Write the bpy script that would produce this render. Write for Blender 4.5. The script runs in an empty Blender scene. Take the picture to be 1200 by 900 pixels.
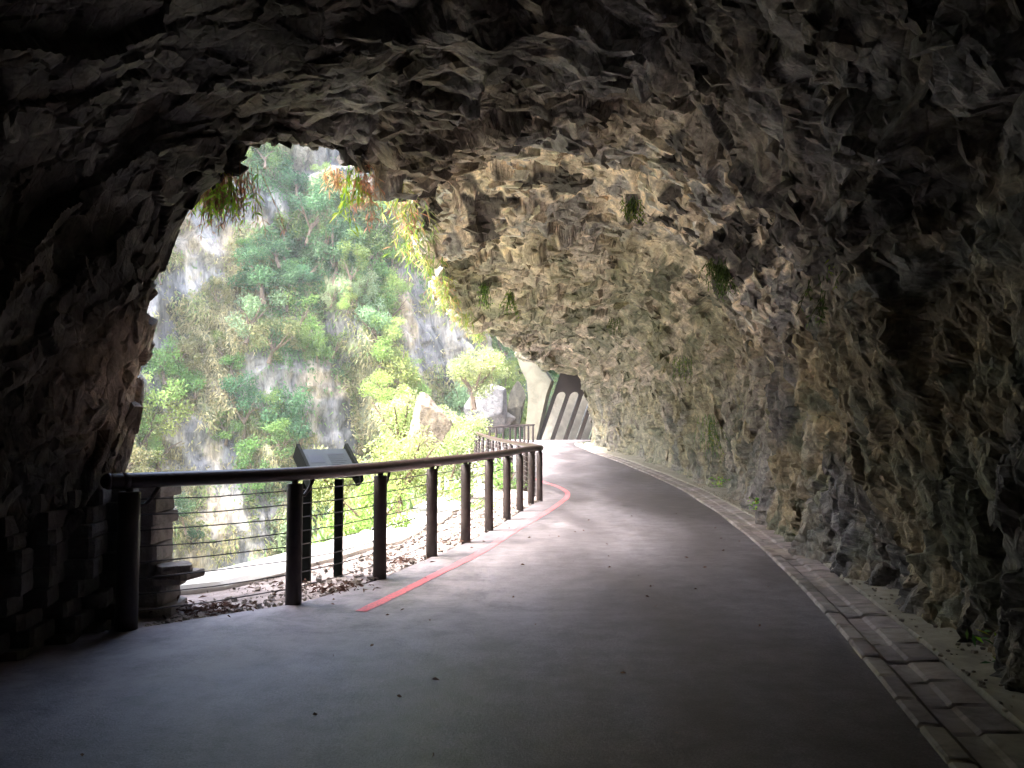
import bpy, math, random
import numpy as np
from mathutils import Vector, Matrix

random.seed(7); rng = np.random.default_rng(7)
S = bpy.context.scene
COL = S.collection

# ------------------------------------------------------------------ camera, world, sun, exposure
F = 970.0; EYE = 1.55; PITCH = math.atan(54.0 / F)
cam_d = bpy.data.cameras.new('camera'); cam = bpy.data.objects.new('camera', cam_d); COL.objects.link(cam)
cam.location = (0, 0, EYE); cam.rotation_euler = (math.radians(90) + PITCH, 0, 0)
cam_d.sensor_width = 36; cam_d.lens = 36 * F / 1200; cam_d.clip_start = 0.05; cam_d.clip_end = 2000
S.camera = cam
SUN_EL, SUN_AZ = math.radians(60), math.radians(-116)      # azimuth from +Y, negative = to the left
W = bpy.data.worlds.new('World'); S.world = W; W.use_nodes = True
wn = W.node_tree; bg = wn.nodes['Background']
sky = wn.nodes.new('ShaderNodeTexSky'); sky.sky_type = 'NISHITA'; sky.sun_disc = False
sky.sun_elevation = SUN_EL; sky.sun_rotation = SUN_AZ; sky.dust_density = 4.0; sky.air_density = 1.0; sky.ozone_density = 0.6
wn.links.new(sky.outputs[0], bg.inputs[0]); bg.inputs[1].default_value = 0.15
sd = bpy.data.lights.new('sun', 'SUN'); so = bpy.data.objects.new('sun', sd); COL.objects.link(so)
sd.energy = 1.6; sd.angle = math.radians(38); sd.color = (1.0, .96, .9)
sdir = Vector((math.sin(SUN_AZ) * math.cos(SUN_EL), math.cos(SUN_AZ) * math.cos(SUN_EL), math.sin(SUN_EL)))
so.rotation_euler = sdir.to_track_quat('Z', 'Y').to_euler(); so.location = (-20, -30, 50)
S.view_settings.view_transform = 'Standard'; S.view_settings.look = 'None'
S.view_settings.exposure = 3.95; S.view_settings.gamma = 1.0
S.render.engine = 'CYCLES'
S.cycles.use_denoising = True
S.cycles.diffuse_bounces = 6; S.cycles.max_bounces = 10; S.cycles.sample_clamp_indirect = 8

def at(px, py, Y):
    """point on the sight line of a photo pixel at depth Y"""
    a = (px - 600) / F; b = (450 - py) / F
    t = Y / (math.cos(PITCH) - math.sin(PITCH) * b)
    return Vector((a * t, Y, EYE + t * (math.cos(PITCH) * b + math.sin(PITCH))))

# ------------------------------------------------------------------ noise
def _h(ix, iy, iz, seed):
    h = (ix.astype(np.int64) * 73856093) ^ (iy.astype(np.int64) * 19349663) ^ (iz.astype(np.int64) * 83492791) ^ (seed * 2654435761 & 0x7fffffff)
    h = (h ^ (h >> 13)) * 1274126177 & 0xffffffff
    h = (h ^ (h >> 16)) * 2246822519 & 0xffffffff
    h = h ^ (h >> 15)
    return (h & 0xffffff) / float(0xffffff)
def vnoise(x, y, z, seed=0):
    ix, iy, iz = np.floor(x), np.floor(y), np.floor(z)
    fx, fy, fz = x - ix, y - iy, z - iz
    fx, fy, fz = [f * f * f * (f * (f * 6 - 15) + 10) for f in (fx, fy, fz)]
    r = 0
    for dx in (0, 1):
        wx = fx if dx else 1 - fx
        for dy in (0, 1):
            wy = fy if dy else 1 - fy
            for dz in (0, 1):
                wz = fz if dz else 1 - fz
                r = r + wx * wy * wz * _h(ix + dx, iy + dy, iz + dz, seed)
    return r * 2 - 1
def fbm(x, y, z, seed=0, o=4, lac=2.03, g=.5):
    r = 0; a = 1; t = 0
    for k in range(o):
        r = r + a * vnoise(x, y, z, seed + k * 17); t += a; a *= g; x = x * lac; y = y * lac; z = z * lac
    return r / t
def plates(u, v, cell, seed, stretch=1.8, ang=0.3, warp=.35):
    """angular plates: every cell of a warped Voronoi pattern gets its own offset and its own tilt"""
    w1 = vnoise(u / cell * 1.3, v / cell * 1.3, u * 0, seed + 5); w2 = vnoise(u / cell * 1.3, v / cell * 1.3, u * 0 + 7.7, seed + 6)
    c, s = math.cos(ang), math.sin(ang)
    a = (u * c + v * s) / cell + warp * w1; b = (-u * s + v * c) / (cell * stretch) + warp * w2
    ia, ib = np.floor(a), np.floor(b); z0 = np.zeros_like(ia)
    d1 = np.full(a.shape, 9.); d2 = np.full(a.shape, 9.)
    ca = np.zeros_like(a); cb = np.zeros_like(a); ci = np.zeros_like(a); cj = np.zeros_like(a)
    for i in (-1, 0, 1):
        for j in (-1, 0, 1):
            gi, gj = ia + i, ib + j
            pa = gi + _h(gi, gj, z0, seed); pb = gj + _h(gi, gj, z0, seed + 1)
            d = np.hypot(pa - a, pb - b)
            m = d < d1
            d2 = np.where(m, d1, np.minimum(d2, d)); d1 = np.where(m, d, d1)
            ca = np.where(m, pa, ca); cb = np.where(m, pb, cb); ci = np.where(m, gi, ci); cj = np.where(m, gj, cj)
    r1 = _h(ci, cj, z0, seed + 2); r2 = _h(ci, cj, z0, seed + 3) - .5; r3 = _h(ci, cj, z0, seed + 4) - .5
    disp = (r1 - .5) * 1.3 + (a - ca) * r2 * 2.6 + (b - cb) * r3 * 2.6
    return disp, d2 - d1, r1, r3 + .5
def sstep(a, b, x):
    t = np.clip((x - a) / (b - a), 0, 1); return t * t * (3 - 2 * t)
def interp(x, pts):
    return np.interp(x, [p[0] for p in pts], [p[1] for p in pts])
def sinterp(x, pts, w=0.5):
    return (interp(x - w, pts) + interp(x + w, pts) + 2 * interp(x, pts)) / 4

# ------------------------------------------------------------------ object helpers
def tag(o, label=None, cat=None, group=None, kind=None):
    if label: o['label'] = label
    if cat: o['category'] = cat
    if group: o['group'] = group
    if kind: o['kind'] = kind
    return o
def empty(name, loc=(0, 0, 0), rz=0):
    o = bpy.data.objects.new(name, None); COL.objects.link(o); o.location = loc; o.rotation_euler = (0, 0, rz); o.empty_display_size = .2
    return o
def mesh_np(name, verts, faces, mat, parent=None, cols=None, smooth=False, loc=(0, 0, 0)):
    """verts (n,3), faces (m,k) arrays; cols: per-vertex rgb"""
    me = bpy.data.meshes.new(name)
    verts = np.asarray(verts, dtype=np.float32); faces = np.asarray(faces, dtype=np.int32)
    n, k = faces.shape
    me.vertices.add(len(verts)); me.vertices.foreach_set('co', verts.ravel())
    me.loops.add(n * k); me.loops.foreach_set('vertex_index', faces.ravel())
    me.polygons.add(n); me.polygons.foreach_set('loop_start', np.arange(n, dtype=np.int32) * k)
    me.update(calc_edges=True)
    if smooth: me.polygons.foreach_set('use_smooth', np.ones(n, dtype=bool))
    else: me.polygons.foreach_set('use_smooth', np.zeros(n, dtype=bool))
    if cols is not None:
        at_ = me.color_attributes.new('tint', 'FLOAT_COLOR', 'POINT')
        c4 = np.ones((len(verts), 4), dtype=np.float32); c4[:, :3] = cols
        at_.data.foreach_set('color', c4.ravel())
    me.materials.append(mat); me.validate()
    o = bpy.data.objects.new(name, me); COL.objects.link(o); o.location = loc
    if parent is not None: o.parent = parent
    return o
def grid_faces(nr, nc):
    i = np.arange(nr - 1)[:, None] * nc + np.arange(nc - 1)[None, :]
    i = i.ravel(); return np.stack([i, i + 1, i + nc + 1, i + nc], 1)

class MB:
    def __init__(s): s.v = []; s.f = []; s.c = []
    def poly(s, vs, fs, col=(1, 1, 1)):
        b = len(s.v); s.v += [tuple(p) for p in vs]; s.f += [tuple(b + i for i in f) for f in fs]; s.c += [col] * len(vs)
    def box(s, c, size, M=None, col=(1, 1, 1), jit=0):
        x, y, z = [k / 2 for k in size]
        vs = [Vector((sx * x, sy * y, sz * z)) for sz in (-1, 1) for sx, sy in ((-1, -1), (1, -1), (1, 1), (-1, 1))]
        if jit: vs = [p + Vector((random.uniform(-jit, jit), random.uniform(-jit, jit), random.uniform(-jit, jit) * .5)) for p in vs]
        if M is not None: vs = [M @ p for p in vs]
        c = Vector(c); vs = [p + c for p in vs]
        s.poly(vs, [(3, 2, 1, 0), (4, 5, 6, 7), (0, 1, 5, 4), (1, 2, 6, 5), (2, 3, 7, 6), (3, 0, 4, 7)], col)
    def tube(s, pts, r, n=10, cap=True, col=(1, 1, 1)):
        pts = [Vector(p) for p in pts]; rs = r if isinstance(r, (list, tuple)) else [r] * len(pts)
        b = len(s.v); up = None
        for i, p in enumerate(pts):
            t = (pts[min(i + 1, len(pts) - 1)] - pts[max(i - 1, 0)]).normalized()
            if up is None:
                up = t.orthogonal().normalized() if abs(t.z) > .9 else Vector((0, 0, 1))
            a = t.cross(up).normalized(); u = a.cross(t).normalized(); up = u
            for k in range(n):
                an = 2 * math.pi * k / n
                s.v.append(tuple(p + (a * math.cos(an) + u * math.sin(an)) * rs[i])); s.c.append(col)
        for i in range(len(pts) - 1):
            for k in range(n):
                s.f.append((b + i * n + k, b + i * n + (k + 1) % n, b + (i + 1) * n + (k + 1) % n, b + (i + 1) * n + k))
        if cap:
            s.f.append(tuple(b + k for k in range(n))[::-1]); e = b + (len(pts) - 1) * n; s.f.append(tuple(e + k for k in range(n)))
    def prism(s, out, d, col=(1, 1, 1)):
        """outline (list of Vector) extruded by vector d"""
        n = len(out); d = Vector(d)
        s.poly(list(out) + [p + d for p in out],
               [tuple(range(n))[::-1], tuple(range(n, 2 * n))] + [(i, (i + 1) % n, n + (i + 1) % n, n + i) for i in range(n)], col)
    def build(s, name, mat, parent=None, smooth=False, loc=(0, 0, 0)):
        me = bpy.data.meshes.new(name); me.from_pydata(s.v, [], s.f); me.update()
        a = me.color_attributes.new('tint', 'FLOAT_COLOR', 'POINT')
        c4 = np.ones((len(s.v), 4), dtype=np.float32); c4[:, :3] = np.array(s.c); a.data.foreach_set('color', c4.ravel())
        if smooth:
            me.polygons.foreach_set('use_smooth', [len(p.vertices) <= 4 for p in me.polygons])
        me.materials.append(mat)
        o = bpy.data.objects.new(name, me); COL.objects.link(o); o.location = loc
        if parent is not None: o.parent = parent
        return o

# ------------------------------------------------------------------ materials
def nmat(name):
    m = bpy.data.materials.new(name); m.use_nodes = True
    nt = m.node_tree; b = nt.nodes['Principled BSDF']
    return m, nt, b
def N(nt, t, **k):
    n = nt.nodes.new(t)
    for a, v in k.items():
        if a.startswith('i_'): n.inputs[a[2:].replace('_', ' ')].default_value = v
        else: setattr(n, a, v)
    return n
def ramp(nt, src, stops):
    r = nt.nodes.new('ShaderNodeValToRGB'); e = r.color_ramp.elements
    while len(e) < len(stops): e.new(.5)
    for k, (p, c) in enumerate(stops): e[k].position = p; e[k].color = (*c, 1) if len(c) == 3 else c
    nt.links.new(src, r.inputs[0]); return r.outputs[0]
def mixc(nt, a, b, fac, mode='MIX'):
    m = nt.nodes.new('ShaderNodeMix'); m.data_type = 'RGBA'; m.blend_type = mode
    for sock, v in ((m.inputs[6], a), (m.inputs[7], b), (m.inputs[0], fac)):
        if hasattr(v, 'is_linked'): nt.links.new(v, sock)
        elif isinstance(v, (int, float)): sock.default_value = v
        else: sock.default_value = (*v, 1)
    return m.outputs[2]
def bump(nt, b, h, dist=.02, strength=.6, prev=None):
    n = nt.nodes.new('ShaderNodeBump'); n.inputs['Strength'].default_value = strength; n.inputs['Distance'].default_value = dist
    nt.links.new(h, n.inputs['Height'])
    if prev is not None: nt.links.new(prev, n.inputs['Normal'])
    nt.links.new(n.outputs[0], b.inputs['Normal']); return n.outputs[0]
def coords(nt): return nt.nodes.new('ShaderNodeTexCoord').outputs['Object']
def noise(nt, co, scale, det=5, rough=.6, dist=0):
    n = N(nt, 'ShaderNodeTexNoise'); n.inputs['Scale'].default_value = scale; n.inputs['Detail'].default_value = det
    n.inputs['Roughness'].default_value = rough; n.inputs['Distortion'].default_value = dist; nt.links.new(co, n.inputs['Vector']); return n.outputs['Fac']

def rock_mat(name, fine=1.0, streak=False):
    m, nt, b = nmat(name); co = coords(nt)
    if streak:
        m0 = N(nt, 'ShaderNodeMapping'); m0.inputs['Scale'].default_value = (1, 1, .22); m0.inputs['Rotation'].default_value = (0, .2, 0); nt.links.new(co, m0.inputs[0]); co = m0.outputs[0]
    t = N(nt, 'ShaderNodeAttribute', attribute_name='tint').outputs['Color']
    n1 = noise(nt, co, 3.0 * fine, 8, .68, .6); n2 = noise(nt, co, 22 * fine, 6, .7)
    mp = N(nt, 'ShaderNodeMapping'); mp.inputs['Scale'].default_value = (1, 1, .6); mp.inputs['Rotation'].default_value = (.3, .4, 0); nt.links.new(co, mp.inputs[0])
    n3 = noise(nt, mp.outputs[0], 9 * fine, 5, .6, .7)
    c = mixc(nt, t, ramp(nt, n1, [(.3, (.42, .40, .38)), (.5, (1, 1, 1)), (.72, (1.7, 1.6, 1.45))]), 1.0, 'MULTIPLY')
    c = mixc(nt, c, ramp(nt, n3, [(.35, (.6, .58, .56)), (.55, (1.1, 1.08, 1.04))]), .8, 'MULTIPLY')
    c = mixc(nt, c, ramp(nt, n2, [(.3, (.6, .6, .6)), (.6, (1.2, 1.2, 1.2))]), .6, 'MULTIPLY')
    nt.links.new(c, b.inputs['Base Color']); b.inputs['Roughness'].default_value = .82; b.inputs['Specular IOR Level'].default_value = .35
    p = bump(nt, b, n3, .035, .6); p = bump(nt, b, n2, .02, .8, p)
    v = N(nt, 'ShaderNodeTexVoronoi'); v.feature = 'DISTANCE_TO_EDGE'; v.inputs['Scale'].default_value = 7 * fine; nt.links.new(mp.outputs[0], v.inputs['Vector'])
    bump(nt, b, ramp(nt, v.outputs['Distance'], [(0, (0, 0, 0)), (.06, (1, 1, 1))]), .012, .5, p)
    return m
M = {}
M['rock'] = rock_mat('tunnel_rock'); M['cliff'] = rock_mat('cliff_rock', .5, True)

def asphalt():
    m, nt, b = nmat('asphalt'); co = coords(nt)
    ms = N(nt, 'ShaderNodeMapping'); ms.inputs['Scale'].default_value = (1, .22, 1); ms.inputs['Rotation'].default_value = (0, 0, .06); nt.links.new(co, ms.inputs[0])
    n1 = noise(nt, ms.outputs[0], .9, 6, .6, .5); n2 = noise(nt, co, 85, 3, .75); n3 = noise(nt, co, 3.2, 8, .72)
    c = ramp(nt, n1, [(.36, (.088, .078, .088)), (.5, (.128, .115, .127)), (.62, (.175, .160, .175))])
    c = mixc(nt, c, ramp(nt, n3, [(.35, (.62, .62, .62)), (.62, (1.3, 1.3, 1.3))]), .8, 'MULTIPLY')
    c = mixc(nt, c, ramp(nt, n2, [(.35, (.5, .5, .5)), (.65, (1.5, 1.5, 1.5))]), .7, 'MULTIPLY')
    t = N(nt, 'ShaderNodeAttribute', attribute_name='tint').outputs['Fac']
    d = N(nt, 'ShaderNodeMath', operation='MULTIPLY'); nt.links.new(t, d.inputs[0]); nt.links.new(ramp(nt, noise(nt, co, 2.2, 10, .80, .3), [(.38, (0, 0, 0)), (.60, (1, 1, 1))]), d.inputs[1])
    c = mixc(nt, c, (.36, .315, .33), d.outputs[0])
    nt.links.new(c, b.inputs['Base Color'])
    nt.links.new(ramp(nt, n1, [(.3, (.40, .40, .40)), (.7, (.6, .6, .6))]), b.inputs['Roughness'])
    b.inputs['Specular IOR Level'].default_value = .5
    p = bump(nt, b, n2, .004, .8); p = bump(nt, b, noise(nt, co, 70, 4, .8), .004, .6, p); bump(nt, b, n3, .02, .45, p)
    return m
M['asphalt'] = asphalt()

def simple(name, base, var=.25, scale=6, rough=.8, bscale=40, bdist=.004, metal=0, spec=.4, tint=False, dark=None):
    m, nt, b = nmat(name); co = coords(nt)
    lo = tuple(k * (1 - var) for k in base); hi = tuple(min(1, k * (1 + var)) for k in base)
    c = ramp(nt, noise(nt, co, scale, 6, .65, .5), [(.3, dark or lo), (.5, base), (.7, hi)])
    if tint:
        c = mixc(nt, c, N(nt, 'ShaderNodeAttribute', attribute_name='tint').outputs['Color'], 1.0, 'MULTIPLY')
    nt.links.new(c, b.inputs['Base Color']); b.inputs['Roughness'].default_value = rough; b.inputs['Metallic'].default_value = metal
    b.inputs['Specular IOR Level'].default_value = spec
    bump(nt, b, noise(nt, co, bscale, 6, .7), bdist, .8)
    return m
M['verge'] = simple('rubble_dirt', (.33, .28, .265), .45, 3.5, .9, 60, .015)
M['strip'] = simple('dusty_concrete', (.38, .35, .28), .3, 4, .9, 50, .008)
M['gutter'] = simple('gutter_concrete', (.33, .29, .27), .3, 5, .85, 60, .005, tint=True, dark=(.19, .165, .155))
def redpaint():
    m, nt, b = nmat('red_line_paint'); co = coords(nt)
    c = mixc(nt, (.60, .11, .13), (.70, .19, .20), noise(nt, co, 8, 5, .7))
    w = ramp(nt, noise(nt, co, 34, 7, .75), [(.50, (0, 0, 0)), (.62, (1, 1, 1))])
    nt.links.new(mixc(nt, c, (.15, .135, .145), w), b.inputs['Base Color']); b.inputs['Roughness'].default_value = .7
    bump(nt, b, noise(nt, co, 150, 3, .7), .004, .8); return m
M['red'] = redpaint()
M['rail'] = simple('brown_rail_paint', (.048, .030, .028), .3, 14, .42, 40, .003, spec=.5)
M['post'] = simple('dark_brown_post', (.030, .020, .018), .45, 11, .55, 26, .006, spec=.5)
M['steel'] = simple('cable_steel', (.10, .09, .09), .2, 30, .5, 50, .001, metal=.3)
M['signf'] = simple('sign_frame', (.008, .010, .009), .2, 10, .8, 50, .001, spec=.1)
M['signp'] = simple('sign_print', (.03, .038, .042), .12, 4, .5, 60, .0005, spec=.25)
M['ink'] = simple('sign_ink', (.012, .014, .018), .1, 4, .4, 60, .0005)
M['conc'] = simple('pale_concrete', (.58, .56, .50), .28, 1.3, .85, 20, .006, tint=True)
M['dconc'] = simple('shaded_concrete', (.028, .02, .016), .4, 1.2, .85, 20, .006)  # near-black: shade of the gallery's inner faces put into the colour
M['stone'] = simple('wall_stone', (.27, .245, .23), .4, 6, .88, 18, .035, tint=True)
M['soil'] = simple('slope_soil', (.19, .19, .10), .4, 1.2, .9, 8, .05)
M['bark'] = simple('bark', (.13, .095, .07), .3, 12, .9, 30, .01)
M['curb'] = simple('bleached_concrete', (.62, .60, .56), .12, 2.5, .85, 40, .006)

def leaf_mat(name, trans=.4):
    m, nt, b = nmat(name); nt.nodes.remove(b); out = nt.nodes['Material Output']
    t = N(nt, 'ShaderNodeAttribute', attribute_name='tint').outputs['Color']
    r = N(nt, 'ShaderNodeObjectInfo').outputs['Random']
    h = N(nt, 'ShaderNodeHueSaturation'); nt.links.new(t, h.inputs['Color'])
    mr = N(nt, 'ShaderNodeMapRange'); mr.inputs['To Min'].default_value = .47; mr.inputs['To Max'].default_value = .53; nt.links.new(r, mr.inputs[0]); nt.links.new(mr.outputs[0], h.inputs['Hue'])
    mv = N(nt, 'ShaderNodeMapRange'); mv.inputs['To Min'].default_value = .9; mv.inputs['To Max'].default_value = 1.45; nt.links.new(r, mv.inputs[0]); nt.links.new(mv.outputs[0], h.inputs['Value'])
    d = N(nt, 'ShaderNodeBsdfDiffuse'); tr = N(nt, 'ShaderNodeBsdfTranslucent'); mx = N(nt, 'ShaderNodeMixShader')
    nt.links.new(h.outputs[0], d.inputs[0]); nt.links.new(h.outputs[0], tr.inputs[0]); mx.inputs[0].default_value = trans
    nt.links.new(d.outputs[0], mx.inputs[1]); nt.links.new(tr.outputs[0], mx.inputs[2]); nt.links.new(mx.outputs[0], out.inputs[0])
    return m
M['leaf'] = leaf_mat('leaves'); M['twig'] = leaf_mat('dry_leaves', .5)

# ------------------------------------------------------------------ plan of the place (metres; camera stands at 0,0)
ZP = [(-30, 0), (20, 0), (26, .05), (30, .15), (34, .28), (40, .40), (48, .60), (56, .75), (65, .80), (200, .8)]
def zroad(y): return sinterp(np.asarray(y, float), ZP, 1.2)
WALLX = [(-18, -3), (-12, -.6), (-6, 1.2), (0, 2.45), (3.85, 2.75), (5.17, 2.97), (6.8, 3.25), (9.3, 3.65), (13, 4.25), (16.5, 4.85), (22, 5.45), (28, 5.7), (34, 5.6), (42, 5.2), (48, 4.95), (52, 5.1), (55, 5.9)]
ROADR = [(-18, -3.9), (-12, -1.5), (-6, .3), (0, 1.45), (3.85, 1.98), (5.08, 2.25), (7.13, 2.65), (10.3, 3.18), (14.46, 3.73), (21.2, 4.37), (27, 4.55), (34, 4.3), (42, 3.95), (50, 3.8), (54, 4.1), (58, 5.3), (61, 7.5), (64, 12), (67, 18)]
POSTS = [(-2.99, 6.51), (-1.95, 7.48), (-1.39, 8.79), (-.99, 10.3), (-.645, 11.6), (-.36, 12.96), (-.09, 14.5), (.15, 16.0), (.40, 17.5)]
RAILP = [(-3.10, 6.41)] + POSTS + [(.60, 18.15), (.64, 18.7), (.58, 19.4), (.3, 22), (-.27, 26), (-.9, 30), (-1.45, 34), (-1.85, 38), (-1.75, 42), (-1.0, 46), (0, 50), (.8, 53.5), (1.5, 56.2)]
ROADL = [(-18, -9), (-6, -5.6), (0, -4.7), (5.4, -4.1), (6.42, -3.5)] + [(p[1], p[0] + .03) for p in RAILP[1:]] + [(60, 1.8), (67, 2.2)]
ROADL = sorted(ROADL)
LEDGE = [(-18, -12), (6, -7), (7.6, -4.2), (8.1, -3.35), (9.96, -2.72), (11.9, -2.2), (17.5, -1.75), (22, -1.9), (30, -2.6), (38, -3.4), (46, -3.4), (56, -1.5), (67, -1)]

# road
ys = np.concatenate([np.arange(-18, 3, .5), np.arange(3, 30, .08), np.arange(30, 67, .4)])
nu = 61
L = interp(ys, ROADL); R = sinterp(ys, ROADR, .8); T = np.linspace(0, 1, nu)
X = L[:, None] + (R - L)[:, None] * T; Y = np.repeat(ys[:, None], nu, 1)
X[:, -1] += .008 * np.sin(ys * 3.1) + .010 * vnoise(ys * 7, ys * 0, ys * 0, 4) + .008
def rz_(x, y):
    x = np.asarray(x, float); y = np.asarray(y, float); return zroad(y) + .012 * vnoise(x * .8, y * .5, x * 0, 3)
Z = rz_(X, Y)
dust = np.clip(1 - (X - L[:, None]) / np.where(Y < 7.2, 3.8, 1.3 + 1.6 * sstep(9.5, 7.2, Y)), 0, 1) * np.interp(Y, [0, 9, 12, 60], [1, 1, .45, .2])
road = mesh_np('road', np.stack([X, Y, Z], 2).reshape(-1, 3), grid_faces(len(ys), nu), M['asphalt'], smooth=True, cols=np.repeat(dust.reshape(-1, 1), 3, 1))
tag(road, 'grey asphalt road curving right through the rock tunnel', None, None, 'structure')

# verge and strip ground under the road, out to the ledge edge on the left, to the wall on the right
nv = 90
Lg = interp(ys, LEDGE); Lg = Lg + .12 * vnoise(ys * 1.1, ys * 0, ys * 0, 9)
ys2 = np.concatenate([np.arange(-18, 5, .5), np.arange(5, 24, .1), np.arange(24, 67, .4)])
Lg = interp(ys2, LEDGE) + .12 * vnoise(ys2 * 1.1, ys2 * 0, ys2 * 0, 9)
Rl = interp(ys2, ROADL) + .5
X = Lg[:, None] + (Rl - Lg)[:, None] * np.linspace(0, 1, nv); Y = np.repeat(ys2[:, None], nv, 1)
q = (X - Lg[:, None])
bmp = .03 * fbm(X * 3, Y * 3, X * 0, 21, 5) + .012 * np.maximum(0, plates(X, Y, .13, 55, 1.1)[0])
Z = zroad(Y) - .03 + np.where(X < (Rl - .5)[:, None] - .05, bmp + .01, -.02)
Z -= np.where(Y < 6.3, .05, 0)
Z[:, 0] -= 1.5
Z[:, 1] -= .05
verge = mesh_np('verge', np.stack([X, Y, Z], 2).reshape(-1, 3), grid_faces(len(ys2), nv), M['verge'])
tag(verge, 'pale stony dirt verge outside the railing above the gorge', None, None, 'structure')
# bleached concrete ledge slab along the drop
mb_rows = []; yy = np.concatenate([np.arange(7.9, 24, .25), np.arange(24, 60, .6)])
prof = [(-.04, -.6), (-.04, .05), (0, .085), (.5, .08), (.56, .03), (.56, -.1)]
V = []
for y in yy:
    x0 = float(interp(y, LEDGE)); z0 = float(zroad(y)); wj = .04 * math.sin(y * 2.3) + .03 * math.sin(y * 5.1)
    wd = 1 + .5 * max(0, min(1, (y - 9) / 5))
    for i, (a, b) in enumerate(prof): V.append((x0 + a * wd + (wj if i > 2 else 0), y, z0 + b))
ledge = mesh_np('ledge', V, grid_faces(len(yy), len(prof)), M['curb'])
tag(ledge, 'sun-bleached concrete ledge along the gorge side drop', None, None, 'structure')

# strip of dusty concrete between gutter and wall
nv = 14; Rr = sinterp(ys2, ROADR, .8)
lx = Rr + .50; wx = sinterp(ys2, WALLX, .6) + .6
m = ys2 <= 55
X = lx[m][:, None] + (wx - lx)[m][:, None] * np.linspace(0, 1, nv); Y = np.repeat(ys2[m][:, None], nv, 1)
Z = zroad(Y) + .012 + .03 * np.linspace(0, 1, nv)[None] + .014 * fbm(X * 4, Y * 4, X * 0, 31, 4) + .03 * (np.linspace(0, 1, nv)[None] > .4) * np.abs(vnoise(X * 2, Y * 1.3, X * 0, 37))
Z[:, 0] -= .12
o = mesh_np('footpath', np.stack([X, Y, Z], 2).reshape(-1, 3), grid_faces(int(m.sum()), nv), M['strip'])
tag(o, 'dusty concrete strip at the foot of the rock wall', None, None, 'structure')
# bedding under the gutter
X = np.stack([Rr - .05, lx + .05], 1)[m]; Y = np.repeat(ys2[m][:, None], 2, 1); Z = zroad(Y) - .10
o = mesh_np('gutter_bed', np.stack([X, Y, Z], 2).reshape(-1, 3), grid_faces(int(m.sum()), 2), M['soil'])
tag(o, 'dark soil bed below the gutter blocks', None, None, 'structure')

# gutter blocks
gut = empty('gutter', (2.3, 5, 0)); tag(gut, 'shallow concrete block gutter along the right side of the road', 'gutter')
GP = [(0, -.09), (0, .02), (.015, .032), (.11, .030), (.145, .004), (.165, -.012), (.28, -.006), (.305, .012), (.33, .014), (.49, .022), (.495, -.09)]
def gblock(y0, y1, jit):
    mb = MB(); V = []; dz = random.uniform(-.004, .004) * jit; ti = random.uniform(-.006, .006) * jit; n = 4
    for k in range(n):
        t = (0, .04, .96, 1)[k]; y = y0 + (y1 - y0) * t; x0 = float(sinterp(y, ROADR, .8)); x1 = float(sinterp(y + .1, ROADR, .8)); s = (x1 - x0) / .1
        c = 1 / math.hypot(1, s); z0 = float(zroad(y))
        ch = -.010 if k in (0, n - 1) else 0
        for a, b in GP:
            w = .012 * math.sin(a * 17 + y0 * 3) * (1 if k in (0, n - 1) else 0) * jit
            V.append((x0 + a * c, y - a * s * c + w, z0 + b + dz + ti * (t - .5) * 2 + (ch if b > -.05 else 0)))
    npf = len(GP); fs = [tuple(int(i) for i in r) for r in grid_faces(n, npf)] + [tuple(range(npf)), tuple((n - 1) * npf + i for i in range(npf))[::-1]]
    v = random.uniform(.75, 1.2); mb.poly(V, fs, (v, v * random.uniform(.96, 1.02), v * random.uniform(.93, 1.02))); return mb
y = 2.6; blocks = []
while y < 24:
    ln = .42; g = random.choice([.020, .025, .030])
    gblock(y, y + ln, 1).build('gutter_block', M['gutter'], gut, loc=(-2.3, -5, 0)); y += ln + g
rest = MB()
for a, b in ((-3, 2.58),):
    q = a
    while q < b: r = gblock(q, min(b, q + .42), 1); rest.poly(r.v, r.f, r.c[0]); q += .435
while y < 54:
    r = gblock(y, y + .44, .6); rest.poly(r.v, r.f, r.c[0]); y += .45
tag(rest.build('gutter_run', M['gutter'], gut, loc=(-2.3, -5, 0)), None, None, None, 'stuff')

# red line
RL = [(-1.42, 6.95), (-1.3, 7.2), (-.9, 8.7), (-.43, 10.5), (0, 12.7), (.65, 15.7), (1.05, 17.8), (1.28, 19.3), (1.36, 20.8), (1.22, 22.6), (.95, 24.2), (.6, 26)]
def spline(pts, n):
    P = [Vector(p) for p in pts]; P = [P[0] * 2 - P[1]] + P + [P[-1] * 2 - P[-2]]; out = []
    for i in range(1, len(P) - 2):
        for k in range(n):
            t = k / n; a, b, c, d = P[i - 1:i + 3]
            out.append(.5 * ((2 * b) + (c - a) * t + (2 * a - 5 * b + 4 * c - d) * t * t + (3 * b - a - 3 * c + d) * t ** 3))
    out.append(P[-2]); return out
rp = spline([Vector((a, b, 0)) for a, b in RL[1:]], 12); V = []
for i, p in enumerate(rp):
    t = (rp[min(i + 1, len(rp) - 1)] - rp[max(i - 1, 0)]).normalized(); nn = Vector((-t.y, t.x, 0))
    for k in range(5):
        w = (k / 4 - .5) * .11 + (.005 * math.sin(i * 1.7 + k) if k in (0, 4) else 0)
        q = p + nn * w; V.append((q.x, q.y, float(rz_(q.x, q.y)) + .005))
rl = mesh_np('road_marking', V, grid_faces(len(rp), 5), M['red'], smooth=True)
tag(rl, 'faded red painted line curving along the railing side of the road', None, None, 'structure')

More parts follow.
